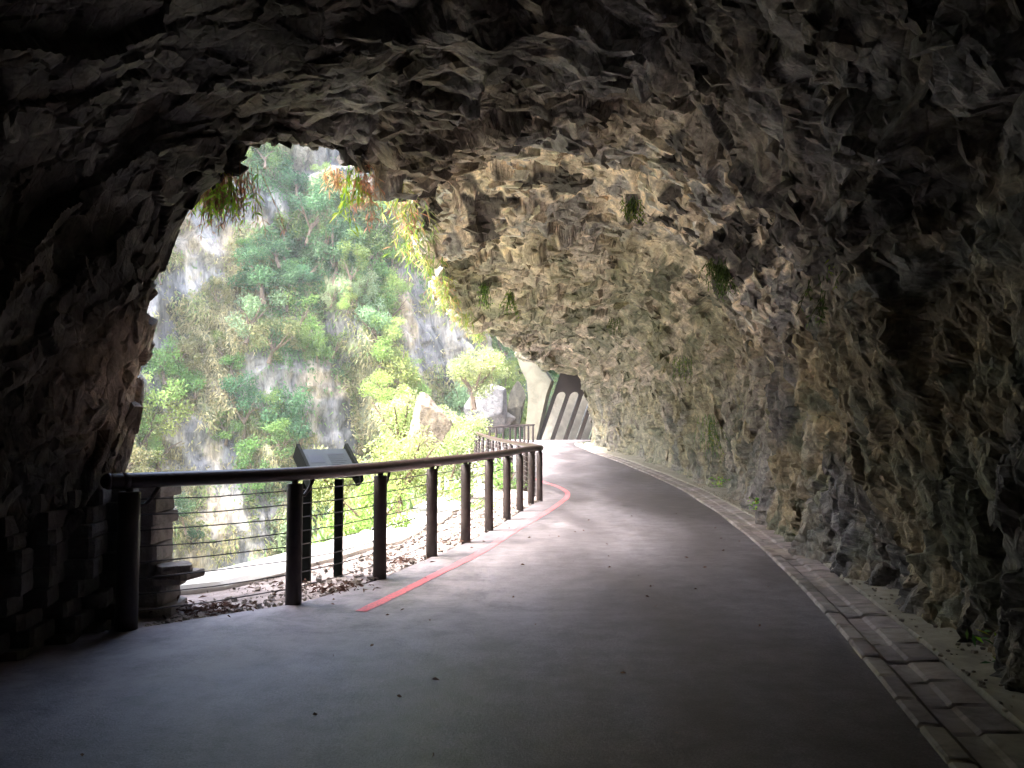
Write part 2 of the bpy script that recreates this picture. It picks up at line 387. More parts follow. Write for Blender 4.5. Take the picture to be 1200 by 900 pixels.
# ------------------------------------------------------------------ rock tunnel: wall, vault, rim and outer face in one sheet
RIMX = [(-20, -5.5), (6.3, -5.5), (6.8, -3.7), (7.1, -3.0), (7.4, -2.6), (7.8, -2.15), (8.6, -1.75), (9.3, -1.45), (10, -1.22), (11.5, -1.35), (13, -1.45), (15, -1.4), (18, -1.3), (25, -1.05), (30, -.4), (35, .3), (45, 1.6), (55, 2.4)]
RIMZ = [(-20, 4.3), (6.6, 3.4), (7.2, 3.55), (7.6, 4.0), (8.6, 4.35), (9.2, 4.45), (10, 4.72), (11.5, 4.75), (13, 4.55), (15, 4.6), (18, 4.6), (25, 4.6), (35, 4.85), (45, 5.25), (55, 5.6)]
CROWN = [(-20, 4.6), (0, 4.9), (6, 5.0), (9, 5.15), (12, 5.45), (16, 5.35), (22, 5.3), (30, 5.4), (40, 5.7), (50, 6.0), (56, 6.1)]
rows = [-18.]
while rows[-1] < 54:
    y = rows[-1]; rows.append(y + (.35 if y < 1 else max(.024, .0043 * y)))
rows = np.array(rows)
bx, by, ba = float(sinterp(54., WALLX, .6)), 54.0, 0.0
FR = [(float(sinterp(y, WALLX, .6)), y, 0.0, y) for y in rows]
s_ = rows[-1]
for k in range(50):       # the bend to the right behind the corner
    ba = min(1.05, ba + .045); s_ += .3
    bx += .3 * math.sin(ba + .15); by += .3 * math.cos(ba + .15); FR.append((bx, by, ba, s_))
FR = np.array(FR)
NI, NO = 600, 46
ctrlN = 15
P = np.zeros((len(FR), NI + NO, 3)); SS = np.repeat(FR[:, 3][:, None], NI + NO, 1); AA = np.zeros((len(FR), NI + NO)); 
for i, (x0, y0, ang, s) in enumerate(FR):
    sy = min(s, 55); w = x0 - float(sinterp(sy, RIMX, .1)) if s <= 54.0 else 3.3 + 0 * s
    if s > 54: w = max(3.0, (5.3 - 2.3) + (s - 54) * .25)
    zc = float(sinterp(sy, CROWN, 1)); zr = float(sinterp(sy, RIMZ, .15)); zg = float(zroad(min(y0, 60)))
    far = min(1, max(0, (s - 14) / 14))
    C = [(-.05, zg - .6), (0, zg), (.02, 1.2), (.03 + .1 * far, 2.3), (.22 + .15 * far, 3.2), (.75, zc - 1.1), (1.5, zc - .42), (2.5, zc - .02), (max(3.0, w * .72), zc + .02 + (zr - zc) * .25), (w - .45, zr + .22), (w, zr + .02)]
    O = [(w + .28, zr + .5), (w + .25, zr + 1.4), (w - .6, zr + 4), (w - 2.6, zr + 9), (w - 5, zr + 15), (w - 9, zr + 24)]
    if s < 6.9: O = [(w + .1, zr + .5 + k * 1.2) for k in range(6)]
    A = np.array(spline([Vector((a, b, 0)) for a, b in C + O], 8))
    d = np.concatenate([[0], np.cumsum(np.hypot(np.diff(A[:, 0]), np.diff(A[:, 1])))])
    ir = (len(C)) * 8 - 2
    q = np.concatenate([np.linspace(0, d[ir], NI), d[ir] + (d[-1] - d[ir]) * np.linspace(0, 1, NO + 1)[1:] ** 1.8])
    u = np.interp(q, d, A[:, 0]); z = np.interp(q, d, A[:, 1])
    P[i, :, 0] = x0 - u * math.cos(ang); P[i, :, 1] = y0 + u * math.sin(ang); P[i, :, 2] = z; AA[i] = q
def grid_normals(P):
    du = np.gradient(P, axis=0); dv = np.gradient(P, axis=1); n = np.cross(du, dv); n /= np.linalg.norm(n, axis=2, keepdims=True) + 1e-9; return n
NN = grid_normals(P)
if NN[len(rows) // 2, 60, 0] > 0: NN = -NN            # into the tunnel
x_, y_, z_ = P[..., 0], P[..., 1], P[..., 2]
frac = np.clip((AA / AA[:, NI - 1][:, None]), 0, 1.6)
wallness = 1 - sstep(2.6, 4.2, AA)                     # 1 on the wall, 0 on the vault
farf = sstep(13, 20, SS)
p1 = plates(SS, AA, 1.5, 101, 1.5, .5, .25); p2 = plates(SS, AA, .62, 102, 1.9, .35, .3); p3 = plates(SS, AA, .27, 103, 2.2, .55, .3)
p4 = plates(SS, AA, .115, 104, 1.8, .2, .3)
sedge = lambda e, w: sstep(0, w, e)
rough = np.where(AA > 0, 1, 1)
D = .55 * fbm(x_ * .33, y_ * .33, z_ * .33, 201, 3)
pw2 = plates(SS, AA, .42, 112, 3.2, .28, .25); pw3 = plates(SS, AA, .17, 113, 3.0, .34, .3)
p2 = tuple(a * (1 - wallness) + b * wallness for a, b in zip(p2, pw2)); p3 = tuple(a * (1 - wallness) + b * wallness for a, b in zip(p3, pw3))
p5 = plates(SS, AA, .055, 105, 1.6, .6, .3)
D += (.23 - .08 * wallness) * p1[0] + (.15 - .04 * wallness) * p2[0] + (.055 + .02 * wallness) * p3[0] + (.022 + .01 * wallness) * p4[0] + .009 * p5[0]
D -= .05 * (1 - sedge(p2[1], .08)) + .02 * (1 - sedge(p3[1], .12))
# strata: long ledges following tilted beds
bed = (z_ * .9 + x_ * .28 + y_ * .10 + .25 * fbm(x_ * .6, y_ * .4, z_ * .6, 231, 3))
sb = bed / .23; fr = sb - np.floor(sb); hb = _h(np.floor(sb), np.floor(SS / 1.7 + _h(np.floor(sb), sb * 0, sb * 0, 7) * 9), sb * 0, 77)
D += (1 - wallness) * .17 * (hb - .5) + (1 - wallness) * .07 * (fr - .5)
sb2 = bed / .085 + .3; hb2 = _h(np.floor(sb2), np.floor(SS / .8 + _h(np.floor(sb2), sb2 * 0, sb2 * 0, 8) * 9), sb2 * 0, 78); D += (1 - wallness) * .06 * (hb2 - .5)
D += .012 * fbm(x_ * 9, y_ * 9, z_ * 9, 301, 3)
D *= np.where(AA < .5, sstep(.1, .5, AA) * .4 + .6, 1)
D += .12 * (AA < 1.0)* sstep(1.0,.3,AA)
D *= np.where(SS > 50, 1 - .5 * sstep(50, 54, SS), 1)
def soften(D, w):
    Dn = np.pad(D, 1, 'edge'); Dn = (Dn[:-2] + Dn[2:] + w * Dn[1:-1]) / (2 + w); return (Dn[:, :-2] + Dn[:, 2:] + w * Dn[:, 1:-1]) / (2 + w)
D = wallness * soften(D, 8) + (1 - wallness) * soften(soften(D, 2), 3)
D += .010 * fbm(x_ * 14, y_ * 14, z_ * 14, 302, 2)
P2 = P + NN * D[..., None]
# shift plates sideways a little for overhangs
P2[..., 1] += .10 * (p2[2] - .5) + .05 * (p3[3] - .5); P2[..., 2] += .05 * (p3[2] - .5)
floorz = zroad(P2[..., 1]) - .3
P2[..., 2] = np.where(AA < .35, np.minimum(P2[..., 2], floorz + AA), P2[..., 2])
# colour of the rock itself
def lerp(a, b, t): return a + (b - a) * t[..., None]
def rock_colour(x, y, z, r2, r3, wallness, farf, front, pale=0):
    dark = np.array((.085, .078, .075)); brown = np.array((.29, .235, .18)); cream = np.array((.72, .635, .52)); grey = np.array((.27, .265, .27))
    ochre = np.array((.42, .35, .225)); olive = np.array((.205, .215, .135)); olive2 = np.array((.215, .225, .165))
    n1 = fbm(x * 1.0, y * .22, z * 1.2, 401, 5) ; n2 = fbm(x * 2.0, y * .7, z * 2.6, 402, 5); n3 = fbm(x * .5, y * .5, z * .5, 403, 3)
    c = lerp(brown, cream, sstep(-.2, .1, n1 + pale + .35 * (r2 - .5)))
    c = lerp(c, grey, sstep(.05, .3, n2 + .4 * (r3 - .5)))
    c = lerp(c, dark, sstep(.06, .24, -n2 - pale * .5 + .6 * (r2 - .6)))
    cw = lerp(ochre, olive, sstep(-.2, .2, n2 + .5 * (r3 - .5))); cw = lerp(cw, grey * .75, sstep(.0, .35, n3 + .5 * (r2 - .5))); cw = lerp(cw, dark, sstep(.2, .42, -n1 + .35 * (r3 - .5)))
    c = lerp(c, cw, wallness); c = lerp(c, lerp(olive2, cream * .62, sstep(-.1, .35, n2 + .3 * (r2 - .5))), farf * .75 * (1 - .5 * wallness))
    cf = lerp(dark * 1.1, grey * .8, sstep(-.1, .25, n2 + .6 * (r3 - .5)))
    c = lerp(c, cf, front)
    return c
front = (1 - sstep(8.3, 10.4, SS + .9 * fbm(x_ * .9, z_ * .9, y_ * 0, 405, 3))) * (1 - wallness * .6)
wet = sstep(.1, .4, fbm(x_ * .25, y_ * .5, z_ * .12, 411, 3))
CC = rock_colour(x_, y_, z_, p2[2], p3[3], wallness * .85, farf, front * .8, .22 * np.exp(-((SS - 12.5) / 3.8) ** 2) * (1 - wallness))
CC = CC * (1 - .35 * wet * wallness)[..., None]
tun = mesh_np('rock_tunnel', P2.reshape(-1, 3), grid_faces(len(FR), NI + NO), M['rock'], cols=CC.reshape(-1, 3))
tag(tun, 'rough rock wall and overhanging vault of the road tunnel', None, None, 'structure')
# added cap closes the tunnel behind, further down
# ------------------------------------------------------------------ left rock wall, ends at the opening and turns outward
LP = [(-9.0, -18), (-6.2, -8), (-4.6, -2), (-4.1, 1), (-3.85, 3), (-3.65, 4.4), (-3.52, 5.4), (-3.40, 6.2), (-3.28, 6.75), (-3.30, 7.05), (-3.62, 7.3), (-4.4, 7.6), (-6, 8.3), (-10, 9.6), (-22, 12)]
lp = spline([Vector((a, b, 0)) for a, b in LP], 30); ld = [0]
for i in range(1, len(lp)): ld.append(ld[-1] + (lp[i] - lp[i - 1]).length)
ld = np.array(ld); lpx = np.array([p.x for p in lp]); lpy = np.array([p.y for p in lp])
k_ = int(np.argmin(np.abs(lpy - 2.0) + 100 * (lpx < -5))); k2_ = int(np.argmin(np.hypot(lpx + 5, lpy - 7.9)))
q = np.concatenate([np.arange(0, ld[k_], .3), np.arange(ld[k_], ld[k2_], .022), np.arange(ld[k2_], ld[-1], .3)])
bxs, bys = np.interp(q, ld, lpx), np.interp(q, ld, lpy)
zs = np.arange(-.8, 5.3, .005)
LEAN = [(-1, -.12), (0, -.05), (.8, .0), (1.6, .06), (2.4, .16), (3.0, .30), (3.6, .52), (4.2, 1.05), (4.8, 2.2), (5.2, 3.1), (7, 3.5), (10, 2.9)]
lean = sinterp(zs, LEAN, .15); ar_ = np.concatenate([[0], np.cumsum(np.hypot(np.diff(zs), np.diff(lean)))]); qa = np.arange(0, ar_[-1], .023)
zs, lean = np.interp(qa, ar_, zs), np.interp(qa, ar_, lean); zs = np.append(zs, [6.2, 7.4]); lean = np.append(lean, [3.5, 3.5]); VA = np.append(qa, [qa[-1] + 1, qa[-1] + 2]) - .8
# inner direction: +x on the tunnel part, turned part leans back
inn = sstep(7.6, 6.9, bys) * (bxs > -9.5)
inn = np.where(bys > 6.9, np.where(bxs < -3.7, 0, np.maximum(0, (bxs + 3.7) / .45)), 1) 
PX = bxs[:, None] + lean[None] * inn[:, None]; PY = bys[:, None] + 0 * lean[None] - .5 * (1 - inn[:, None]) * np.clip(lean[None], 0, 1) * 0; PZ = zs[None] + 0 * PX
PL = np.stack([PX, PY, PZ], 2); NL = grid_normals(PL)
mid = len(q) // 2
if NL[mid, 60, 0] < 0: NL = -NL
U = np.repeat(q[:, None], len(zs), 1); V_ = np.repeat(VA[None], len(q), 0)
a1 = plates(U, V_, 1.3, 501, 1.6, -.35, .25); a2 = plates(U, V_, .5, 502, 2.2, -.5, .3); a3 = plates(U, V_, .2, 503, 2.0, -.3, .3)
DL = .22 * fbm(PX * .6, PY * .6, PZ * .6, 511, 3) + .17 * a1[0] + .085 * a2[0] + .032 * a3[0] - .03 * (1 - sedge(a2[1], .08)) + .01 * fbm(PX * 9, PY * 9, PZ * 9, 521, 3)
DL *= .75
PL2 = PL + NL * DL[..., None]
PL2[..., 2] += .04 * (a2[2] - .5)
lc = rock_colour(PX, PY, PZ, a2[2], a3[3], 0 * PX + .2, 0 * PX, 0 * PX + .75) * .5  # left wall rock darkened to stand in for its shade
warm_light = np.exp(-(((PY - 6.6) / .6) ** 2 + ((PZ - 1.95) / .45) ** 2)); lc = lerp(lc, np.array((.55, .44, .36)), np.clip(warm_light * 1.5, 0, .9) )  # warm outside light on the corner, painted into the rock colour
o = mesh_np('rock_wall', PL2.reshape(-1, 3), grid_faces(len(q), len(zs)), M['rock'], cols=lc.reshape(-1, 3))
tag(o, 'dark jagged rock wall left of the tunnel opening', None, None, 'structure')
# unseen cap added at the rear to keep skylight out of the tunnel
yy_, zz_ = np.meshgrid(np.linspace(-14, 4, 40), np.linspace(-1, 6.5, 30), indexing='ij')
pb = np.stack([yy_, -16.5 + .6 * fbm(yy_ * .5, zz_ * .5, yy_ * 0, 61, 3), zz_], 2)
o = mesh_np('rock_wall', pb.reshape(-1, 3), grid_faces(40, 30), M['rock'], cols=np.full((1200, 3), .15))
tag(o, 'unseen rock cap added to close the tunnel behind the viewpoint', None, None, 'structure')

# slabs and flakes wedged in the rock
def slabs(mb, Pg, Ng, Cg, n, region, smin, smax, seed, tilt=.55, thick=(.08, .26), push=.0, longdir=None):
    r = random.Random(seed); idx = np.argwhere(region)
    wts = None
    for _ in range(n):
        i, j = idx[r.randrange(len(idx))]
        p = Vector(Pg[i, j]); nn = Vector(Ng[i, j]).normalized(); c = Cg[i, j]
        L_ = smin * (smax / smin) ** (r.random() ** 1.6); W_ = L_ * (r.uniform(.18, .5) if longdir is not None and longdir[0] > .5 else r.uniform(.3, .75)); T_ = L_ * r.uniform(*thick)
        ax = Vector((r.gauss(0, 1), r.gauss(0, 1), r.gauss(0, 1)))
        if longdir is not None: ax = Vector(longdir) + ax * .35
        t = (ax - nn * ax.dot(nn)).normalized()
        if longdir is not None and longdir[0] > .5 and r.random() < .65: nn = (nn * .35 + Vector((-.28, -.10, -.92)) * .9).normalized()
        nn2 = (nn + Vector((r.gauss(0, tilt), r.gauss(0, tilt), r.gauss(0, tilt)))).normalized()
        t = (t - nn2 * t.dot(nn2)).normalized(); b = nn2.cross(t)
        m = r.choice((5, 6, 6, 7)); a0 = r.random() * 6.28
        out = []
        for k in range(m):
            an = a0 + (k + r.uniform(-.3, .3)) * 2 * math.pi / m; out.append(t * math.cos(an) * L_ * .5 + b * math.sin(an) * W_ * .5)
        base = p + nn * push * L_; v = r.uniform(.72, 1.3)
        top = [base + q_ * r.uniform(.55, .95) + nn2 * T_ * r.uniform(.1, .5) for q_ in out]; bot = [base + q_ - nn2 * T_ * .8 for q_ in out]
        col = tuple(float(min(.6, k * v)) for k in c)
        mb.poly(bot + top, [tuple(range(m))[::-1], tuple(range(m, 2 * m))] + [(k, (k + 1) % m, m + (k + 1) % m, m + k) for k in range(m)], col)
NN2 = NN
inner = (np.arange(NI + NO)[None] < NI + 6) & (SS > 2.2)
mb = MB()
vault = inner & (AA > 3.0)
slabs(mb, P2, NN2, CC, 1900, vault & (SS < 9.5), .08, .5, 1, .2, longdir=(.9, .15, .3))
slabs(mb, P2, NN2, CC, 3200, vault & (SS >= 9.0) & (SS < 20), .09, .55, 2, .18, longdir=(.9, .3, -.2))
slabs(mb, P2, NN2, CC, 700, vault & (SS >= 20) & (SS < 50), .25, .9, 3, .4)
wallr = inner & (AA > .9) & (AA < 3.6)
slabs(mb, P2, NN2, CC, 800, wallr & (SS < 16), .05, .26, 4, .25, longdir=(0, -.3, 1))
slabs(mb, P2, NN2, CC, 400, wallr & (SS >= 16) & (SS < 50), .2, .7, 5, .3, longdir=(0, -.3, 1))
rim = (np.abs(np.arange(NI + NO)[None] - NI) < 18) & (SS > 6.4) & (SS < 26)
slabs(mb, P2, NN2, CC, 1500, rim, .12, .5, 6, .5)
tag(mb.build('rock_flakes', M['rock'], tun), None, None, None, 'stuff')
mb = MB()
lreg = (V_ > .5) & (PZ < 5.3) & (PY > 2.2) & (PX > -6)
slabs(mb, PL2, NL, lc, 1500, lreg, .06, .36, 8, .3, longdir=(.1, .4, .8))
lw = [o_ for o_ in COL.objects if o_.name == 'rock_wall'][0]
tag(mb.build('rock_flakes', M['rock'], lw), None, None, None, 'stuff')
# a few slabs that stand out singly
def bigslab(p, size, rot, col, name='rock_slab'):
    mb = MB(); Mx = (Matrix.Rotation(rot[2], 3, 'Z') @ Matrix.Rotation(rot[1], 3, 'Y') @ Matrix.Rotation(rot[0], 3, 'X'))
    l, w, t = size; n = 8; out = []
    for k in range(n):
        an = k * 2 * math.pi / n; out.append(Vector((math.copysign(abs(math.cos(an)) ** .6, math.cos(an)) * l / 2 * random.uniform(.85, 1.05), math.copysign(abs(math.sin(an)) ** .6, math.sin(an)) * w / 2 * random.uniform(.8, 1.1), 0)))
    bot = [Mx @ (q_ + Vector((0, 0, -t / 2 + random.uniform(-.1, .1) * t))) for q_ in out]; top = [Mx @ (q_ * .92 + Vector((0, 0, t / 2 + random.uniform(-.2, .2) * t))) for q_ in out]
    mb.poly(bot + top, [tuple(range(n))[::-1], tuple(range(n, 2 * n))] + [(k, (k + 1) % n, n + (k + 1) % n, n + k) for k in range(n)], col)
    return mb.build(name, M['rock'], tun, loc=p)

for a, b, c, size, rot, col, lb in ((822, 192, 10.2, (1.45, .16, .12), (0, .22, -.1), (.50, .43, .34), 'long pale splinter of rock lying across the vault'),):
    o_ = bigslab(at(a, b, c), size, rot, col); o_['label'] = lb

# ------------------------------------------------------------------ railing
rail = empty('railing', (-2.99, 6.51, 0)); tag(rail, 'dark brown metal railing with tubular handrail and wire cables along the drop', 'railing')
off = Vector((2.99, -6.51, 0))
def zr_(y): return float(zroad(y))
HR = 1.155
rpts = spline([Vector((a, b, zr_(b) + HR)) for a, b in RAILP], 8)
mb = MB(); mb.tube(rpts, .062, 14); mb.build('handrail', M['rail'], rail, True, off)
mb = MB(); d0 = (rpts[0] - rpts[1]).normalized()
mb.tube([rpts[0] + d0 * .0, rpts[0] + d0 * .02, rpts[0] + d0 * .035], [.066, .064, .045], 14); mb.build('end_cap', M['rail'], rail, True, off)
mb = MB(); k0 = rpts[0] + (rpts[8] - rpts[0]) * .62; mb.tube([k0, k0 + (rpts[8] - rpts[0]).normalized() * .05], .0655, 14); mb.build('rail_sleeve', M['rail'], rail, True, off)
# post positions along the bay
allposts = [Vector((a, b, 0)) for a, b in POSTS] + [Vector((.60, 18.15, 0))]
acc = 0; prev = None; bay = [p for p in rpts if p.y > 19.0]
for i in range(1, len(bay)):
    seg = (Vector((bay[i].x, bay[i].y, 0)) - Vector((bay[i - 1].x, bay[i - 1].y, 0))); acc += seg.length
    if acc >= 1.05: acc = 0; allposts.append(Vector((bay[i].x, bay[i].y, 0)))
def tangent(p):
    k = min(range(len(rpts)), key=lambda i: (rpts[i].x - p.x) ** 2 + (rpts[i].y - p.y) ** 2)
    t = rpts[min(k + 1, len(rpts) - 1)] - rpts[max(k - 1, 0)]; t.z = 0; return t.normalized()
outn = []
for i, p in enumerate(allposts):
    z0 = zr_(p.y); r = .083 if i == 0 else .070
    t = tangent(p); o_ = Vector((-t.y, t.x, 0)); outn.append(o_)
    mb = MB(); top = HR - .085
    mb.tube([p + Vector((0, 0, z0 - .15)), p + Vector((0, 0, z0 + .3)), p + Vector((0, 0, z0 + .8)), p + Vector((0, 0, z0 + top - .01)), p + Vector((0, 0, z0 + top))], [r * 1.04, r, r, r, r * .9], 12)
    po = mb.build('post', M['post'], rail, True, off)
    mb = MB(); a = p + Vector((0, 0, z0 + top - .11)) + t * r * .8; 
    mb.tube([a, a + t * .05, a + t * .10 + Vector((0, 0, .05)), a + t * .15 + Vector((0, 0, .13)), a + t * .17 + Vector((0, 0, .16))], .017, 7)
    mb.tube([p + Vector((0, 0, z0 + top - .02)), p + Vector((0, 0, z0 + HR - .03))], .03, 8)
    mb.build('bracket', M['post'], rail, True, off)
    if i < 6:
        for k in range(8):
            mb = MB(); c = p + o_ * (r + .004) + Vector((0, 0, z0 + .13 + k * .125)); mb.tube([c - o_ * .02, c + o_ * .014], .012, 6)
            mb.build('cable_clamp', M['steel'], po, True)
for k in range(8):
    mb = MB(); pts = []
    for i, p in enumerate(allposts):
        q = p + outn[i] * .05 + Vector((0, 0, zr_(p.y) + .13 + k * .125)); 
        if i and (allposts[i] - allposts[i - 1]).length < 3:
            mid_ = (pts[-1] + q) / 2 - Vector((0, 0, random.uniform(.004, .02))); pts.append(mid_)
        pts.append(q)
    mb.tube(pts, .0055, 5); mb.build('cable', M['steel'], rail, True, off)

# ------------------------------------------------------------------ information sign beyond the railing
sg = empty('information_sign', (-1.99, 8.6, 0)); tag(sg, 'dark framed information board with slanted dark panel on two legs behind railing', 'sign')
so_ = Vector((1.99, -8.6, 0))
for lx_, ly_ in ((-2.12, 8.62), (-1.86, 8.95)):
    mb = MB(); mb.box((lx_, ly_, .50), (.085, .07, 1.05)); mb.build('leg', M['signf'], sg, loc=so_)
# board: local frame; slopes down toward the road side
bc = Vector((-1.93, 8.75, 1.21)); ex = Vector((.80, .50, 0)).normalized(); ey = Vector((.42, -.70, -.52)); ey = (ey - ex * ey.dot(ex)).normalized(); ez = ex.cross(ey); ez = ez if ez.z > 0 else -ez
def bp(a, b, c): return bc + ex * a + ey * b + ez * c
def slab_(mb, a0, a1, b0, b1, c0, c1): mb.prism([bp(a0, b0, c0), bp(a1, b0, c0), bp(a1, b1, c0), bp(a0, b1, c0)], ez * (c1 - c0))
mb = MB(); slab_(mb, -.25, .25, -.24, .24, -.01, .01); mb.build('panel', M['signp'], sg, loc=so_)
mb = MB(); slab_(mb, -.25, .25, -.24, .24, -.035, -.012); mb.build('backing_board', M['signf'], sg, loc=so_)
for s0 in (-.285, .252):
    mb = MB(); mb.prism([bp(s0, -.30, -.13), bp(s0, -.27, .06), bp(s0, .25, .06), bp(s0, .33, -.01), bp(s0, .26, -.13)], ex * .032); mb.build('side_frame', M['signf'], sg, loc=so_)
mb = MB()
slab_(mb, -.20, -.05, -.13, .02, .0105, .0125); slab_(mb, .02, .20, -.15, -.12, .0105, .0125)
for k in range(6): slab_(mb, .02, .20 - .03 * (k % 2), -.09 + k * .035, -.082 + k * .035, .0105, .0125)
mb.build('print', M['ink'], sg, loc=so_)

# ------------------------------------------------------------------ dry stone pier at the foot of the left wall
dw = empty('dry_stone_wall', (-3.3, 6.9, 0)); tag(dw, 'stacked flat stone masonry at the left rock corner behind first railing post', 'stone wall')
dof = Vector((3.3, -6.9, 0)); rs = random.Random(5)
def stone(c, size, rz, v):
    mb = MB(); l, w, h = size; n = 8; out = []
    for k in range(n):
        an = (k + .5) * 2 * math.pi / n; q_ = Vector((math.copysign(abs(math.cos(an)) ** .22, math.cos(an)) * l / 2 * rs.uniform(.9, 1.05), math.copysign(abs(math.sin(an)) ** .22, math.sin(an)) * w / 2 * rs.uniform(.9, 1.05), 0)); out.append(Matrix.Rotation(rz, 3, 'Z') @ q_)
    vs = [q_ * .97 + Vector((0, 0, -h / 2)) for q_ in out] + [q_ + Vector((0, 0, -h * .2 + rs.uniform(-.1, .1) * h)) for q_ in out] + [q_ * rs.uniform(.96, 1) + Vector((0, 0, h * .3)) for q_ in out] + [q_ * .96 + Vector((0, 0, h / 2 + rs.uniform(-.05, .05) * h)) for q_ in out]
    vs = [Vector(c) + q_ for q_ in vs]
    fs = [tuple(range(n))[::-1], tuple(range(3 * n, 4 * n))] + [(r * n + k, r * n + (k + 1) % n, (r + 1) * n + (k + 1) % n, (r + 1) * n + k) for r in range(3) for k in range(n)]
    mb.poly(vs, fs, v); return mb.build('stone', M['stone'], dw, loc=dof)
z = -.05; row = 0
while z < 1.02:
    h = rs.uniform(.10, .16) if z > .35 else rs.uniform(.09, .13)
    # end column seen lit beyond the first post
    x = -2.98 - .03 * (row % 2) + (.10 if z < .30 else 0) + rs.uniform(-.02, .02)
    ln = rs.uniform(.34, .40); v = rs.uniform(.8, 1.25)
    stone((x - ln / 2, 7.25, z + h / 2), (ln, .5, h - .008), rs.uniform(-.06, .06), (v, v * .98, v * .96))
    # road face running back along the wall, its shade put into the colour
    yq = 6.98; xq = -3.10
    while yq > 5.6:
        l2 = rs.uniform(.28, .45); v = rs.uniform(.55, 1.0)
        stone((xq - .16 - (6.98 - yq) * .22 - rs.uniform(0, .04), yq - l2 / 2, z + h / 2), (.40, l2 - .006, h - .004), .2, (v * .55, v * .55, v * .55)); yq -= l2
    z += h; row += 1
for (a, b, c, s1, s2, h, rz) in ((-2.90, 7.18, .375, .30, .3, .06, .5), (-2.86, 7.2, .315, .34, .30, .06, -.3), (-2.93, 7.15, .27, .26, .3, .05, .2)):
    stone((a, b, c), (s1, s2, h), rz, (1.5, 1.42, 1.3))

# ------------------------------------------------------------------ gallery at the far end
gl = empty('rockfall_gallery', (4, 65, .8)); tag(gl, 'pale concrete rockfall gallery with leaning arched columns at the far bend', 'gallery')
gof = Vector((-4, -65, -.8)); kx = .35
GY = 64.5; zb = .7; ztop = 4.55; pit = 1.02; ow = .72
def gp(x, z, y=GY): return Vector((x + kx * (z - zb), y, z))
x0 = 1.95
for i in range(9):
    xa = x0 + i * pit
    mb = MB(); mb.prism([gp(xa, zb), gp(xa + pit - ow, zb), gp(xa + pit - ow, ztop - ow / 2), gp(xa, ztop - ow / 2)], (0, .7, 0)); mb.build('column', M['dconc'], gl, loc=gof)
    out = [gp(xa, 7.2), gp(xa, ztop - ow / 2), gp(xa + pit - ow, ztop - ow / 2)]
    for k in range(1, 9): an = math.pi * k / 8; out.append(gp(xa + pit - ow + ow / 2 - ow / 2 * math.cos(an), ztop - ow / 2 + ow / 2 * math.sin(an)))
    out += [gp(xa + pit, 7.2)]
    mb = MB(); mb.prism(out, (0, .7, 0)); mb.build('arch', M['dconc'], gl, loc=gof)
    mb = MB(); xb = xa + pit - ow + (-.05 if i < 2 else .14); mb.prism([gp(xb, zb, GY + 1.5), gp(xb + ow * (1.1 if i < 2 else .8), zb, GY + 1.5), gp(xb + ow * (1.1 if i < 2 else .8), 4.9, GY + 1.5), gp(xb, 4.9, GY + 1.5)], (0, .5, 0), (1, 1, 1)); mb.build('back_panel', M['conc'], gl, loc=gof)  # pale panel added to stand in for the column's lit deep side
mb = MB(); mb.box((8.3, 63.6, 7.5), (13.4, 2.6, .5)); mb.build('roof', M['dconc'], gl, loc=gof)
mb = MB(); o_ = [(605, 416), (618, 421), (636, 431), (646, 446), (640, 463), (628, 517), (612, 517), (617, 492), (619, 466), (617, 446), (610, 432)]
mb.prism([at(a, b, 63.6) for a, b in o_][::-1], (.3, 1.3, 0), (.26, .25, .21)); mb.build('end_pier', M['conc'], gl, loc=gof)

# ------------------------------------------------------------------ terrain outside: slope below the ledge, gorge floor, cliff opposite
nx, ny = 110, 150
tt = np.linspace(0, 1, nx) ** 1.4; yy = np.linspace(6.5, 110, ny)
Lg = interp(yy, LEDGE + [(80, 2), (110, 8)])
OUT = tt[None] * 60
X = Lg[:, None] - OUT + .02; Y = np.repeat(yy[:, None], nx, 1)
bank = sstep(14, 24, Y)           # beyond here a vegetated shoulder instead of a sheer drop
drop = np.where(OUT < 30, OUT, 30) * (2.2 - 1.7 * bank * sstep(9, 2, OUT)) * 1.0
Z = zroad(Y) - .15 - np.minimum(drop, 34) + sstep(0, 3, OUT) * 1.1 * fbm(X * .25, Y * .25, X * 0, 71, 4) + sstep(40, 70, Y) * sstep(1, 9, OUT) * 3.0
Z[:, 0] -= .3
o = mesh_np('hillside', np.stack([X, Y, Z], 2).reshape(-1, 3), grid_faces(ny, nx), M['soil'], smooth=False)
tag(o, 'overgrown slope falling from the ledge into the gorge', None, None, 'structure'); SLX, SLY, SLZ = X, Y, Z
g = mesh_np('ground', [(-900, -900, -36), (900, -900, -36), (900, 900, -36), (-900, 900, -36)], [(0, 1, 2, 3)], M['soil'])
tag(g, 'gorge bottom ground far below', None, None, 'structure')

CP = [(-75, -10), (-58, 22), (-44, 36), (-30, 47), (-20, 54), (-11, 59), (-5, 66), (-1, 76), (6, 92), (22, 104), (60, 110)]
cp = spline([Vector((a, b, 0)) for a, b in CP], 24); cd = [0]
for i in range(1, len(cp)): cd.append(cd[-1] + (cp[i] - cp[i - 1]).length)
cd = np.array(cd); cx = np.array([p.x for p in cp]); cy = np.array([p.y for p in cp])
s0 = cd[np.argmin(np.hypot(cx + 42, cy - 38))]; s1 = cd[np.argmin(np.hypot(cx - 5, cy - 90))]
q = np.concatenate([np.arange(0, s0, 1.2), np.arange(s0, s1, .15), np.arange(s1, cd[-1], 1.0)])
zs = np.concatenate([np.arange(-36, -16, 1), np.arange(-16, 24, .15), np.arange(24, 42, 1.0)])
bx_, by_ = np.interp(q, cd, cx), np.interp(q, cd, cy)
tx, ty = np.gradient(bx_), np.gradient(by_); tl = np.hypot(tx, ty); nxv, nyv = ty / tl, -tx / tl      # toward us
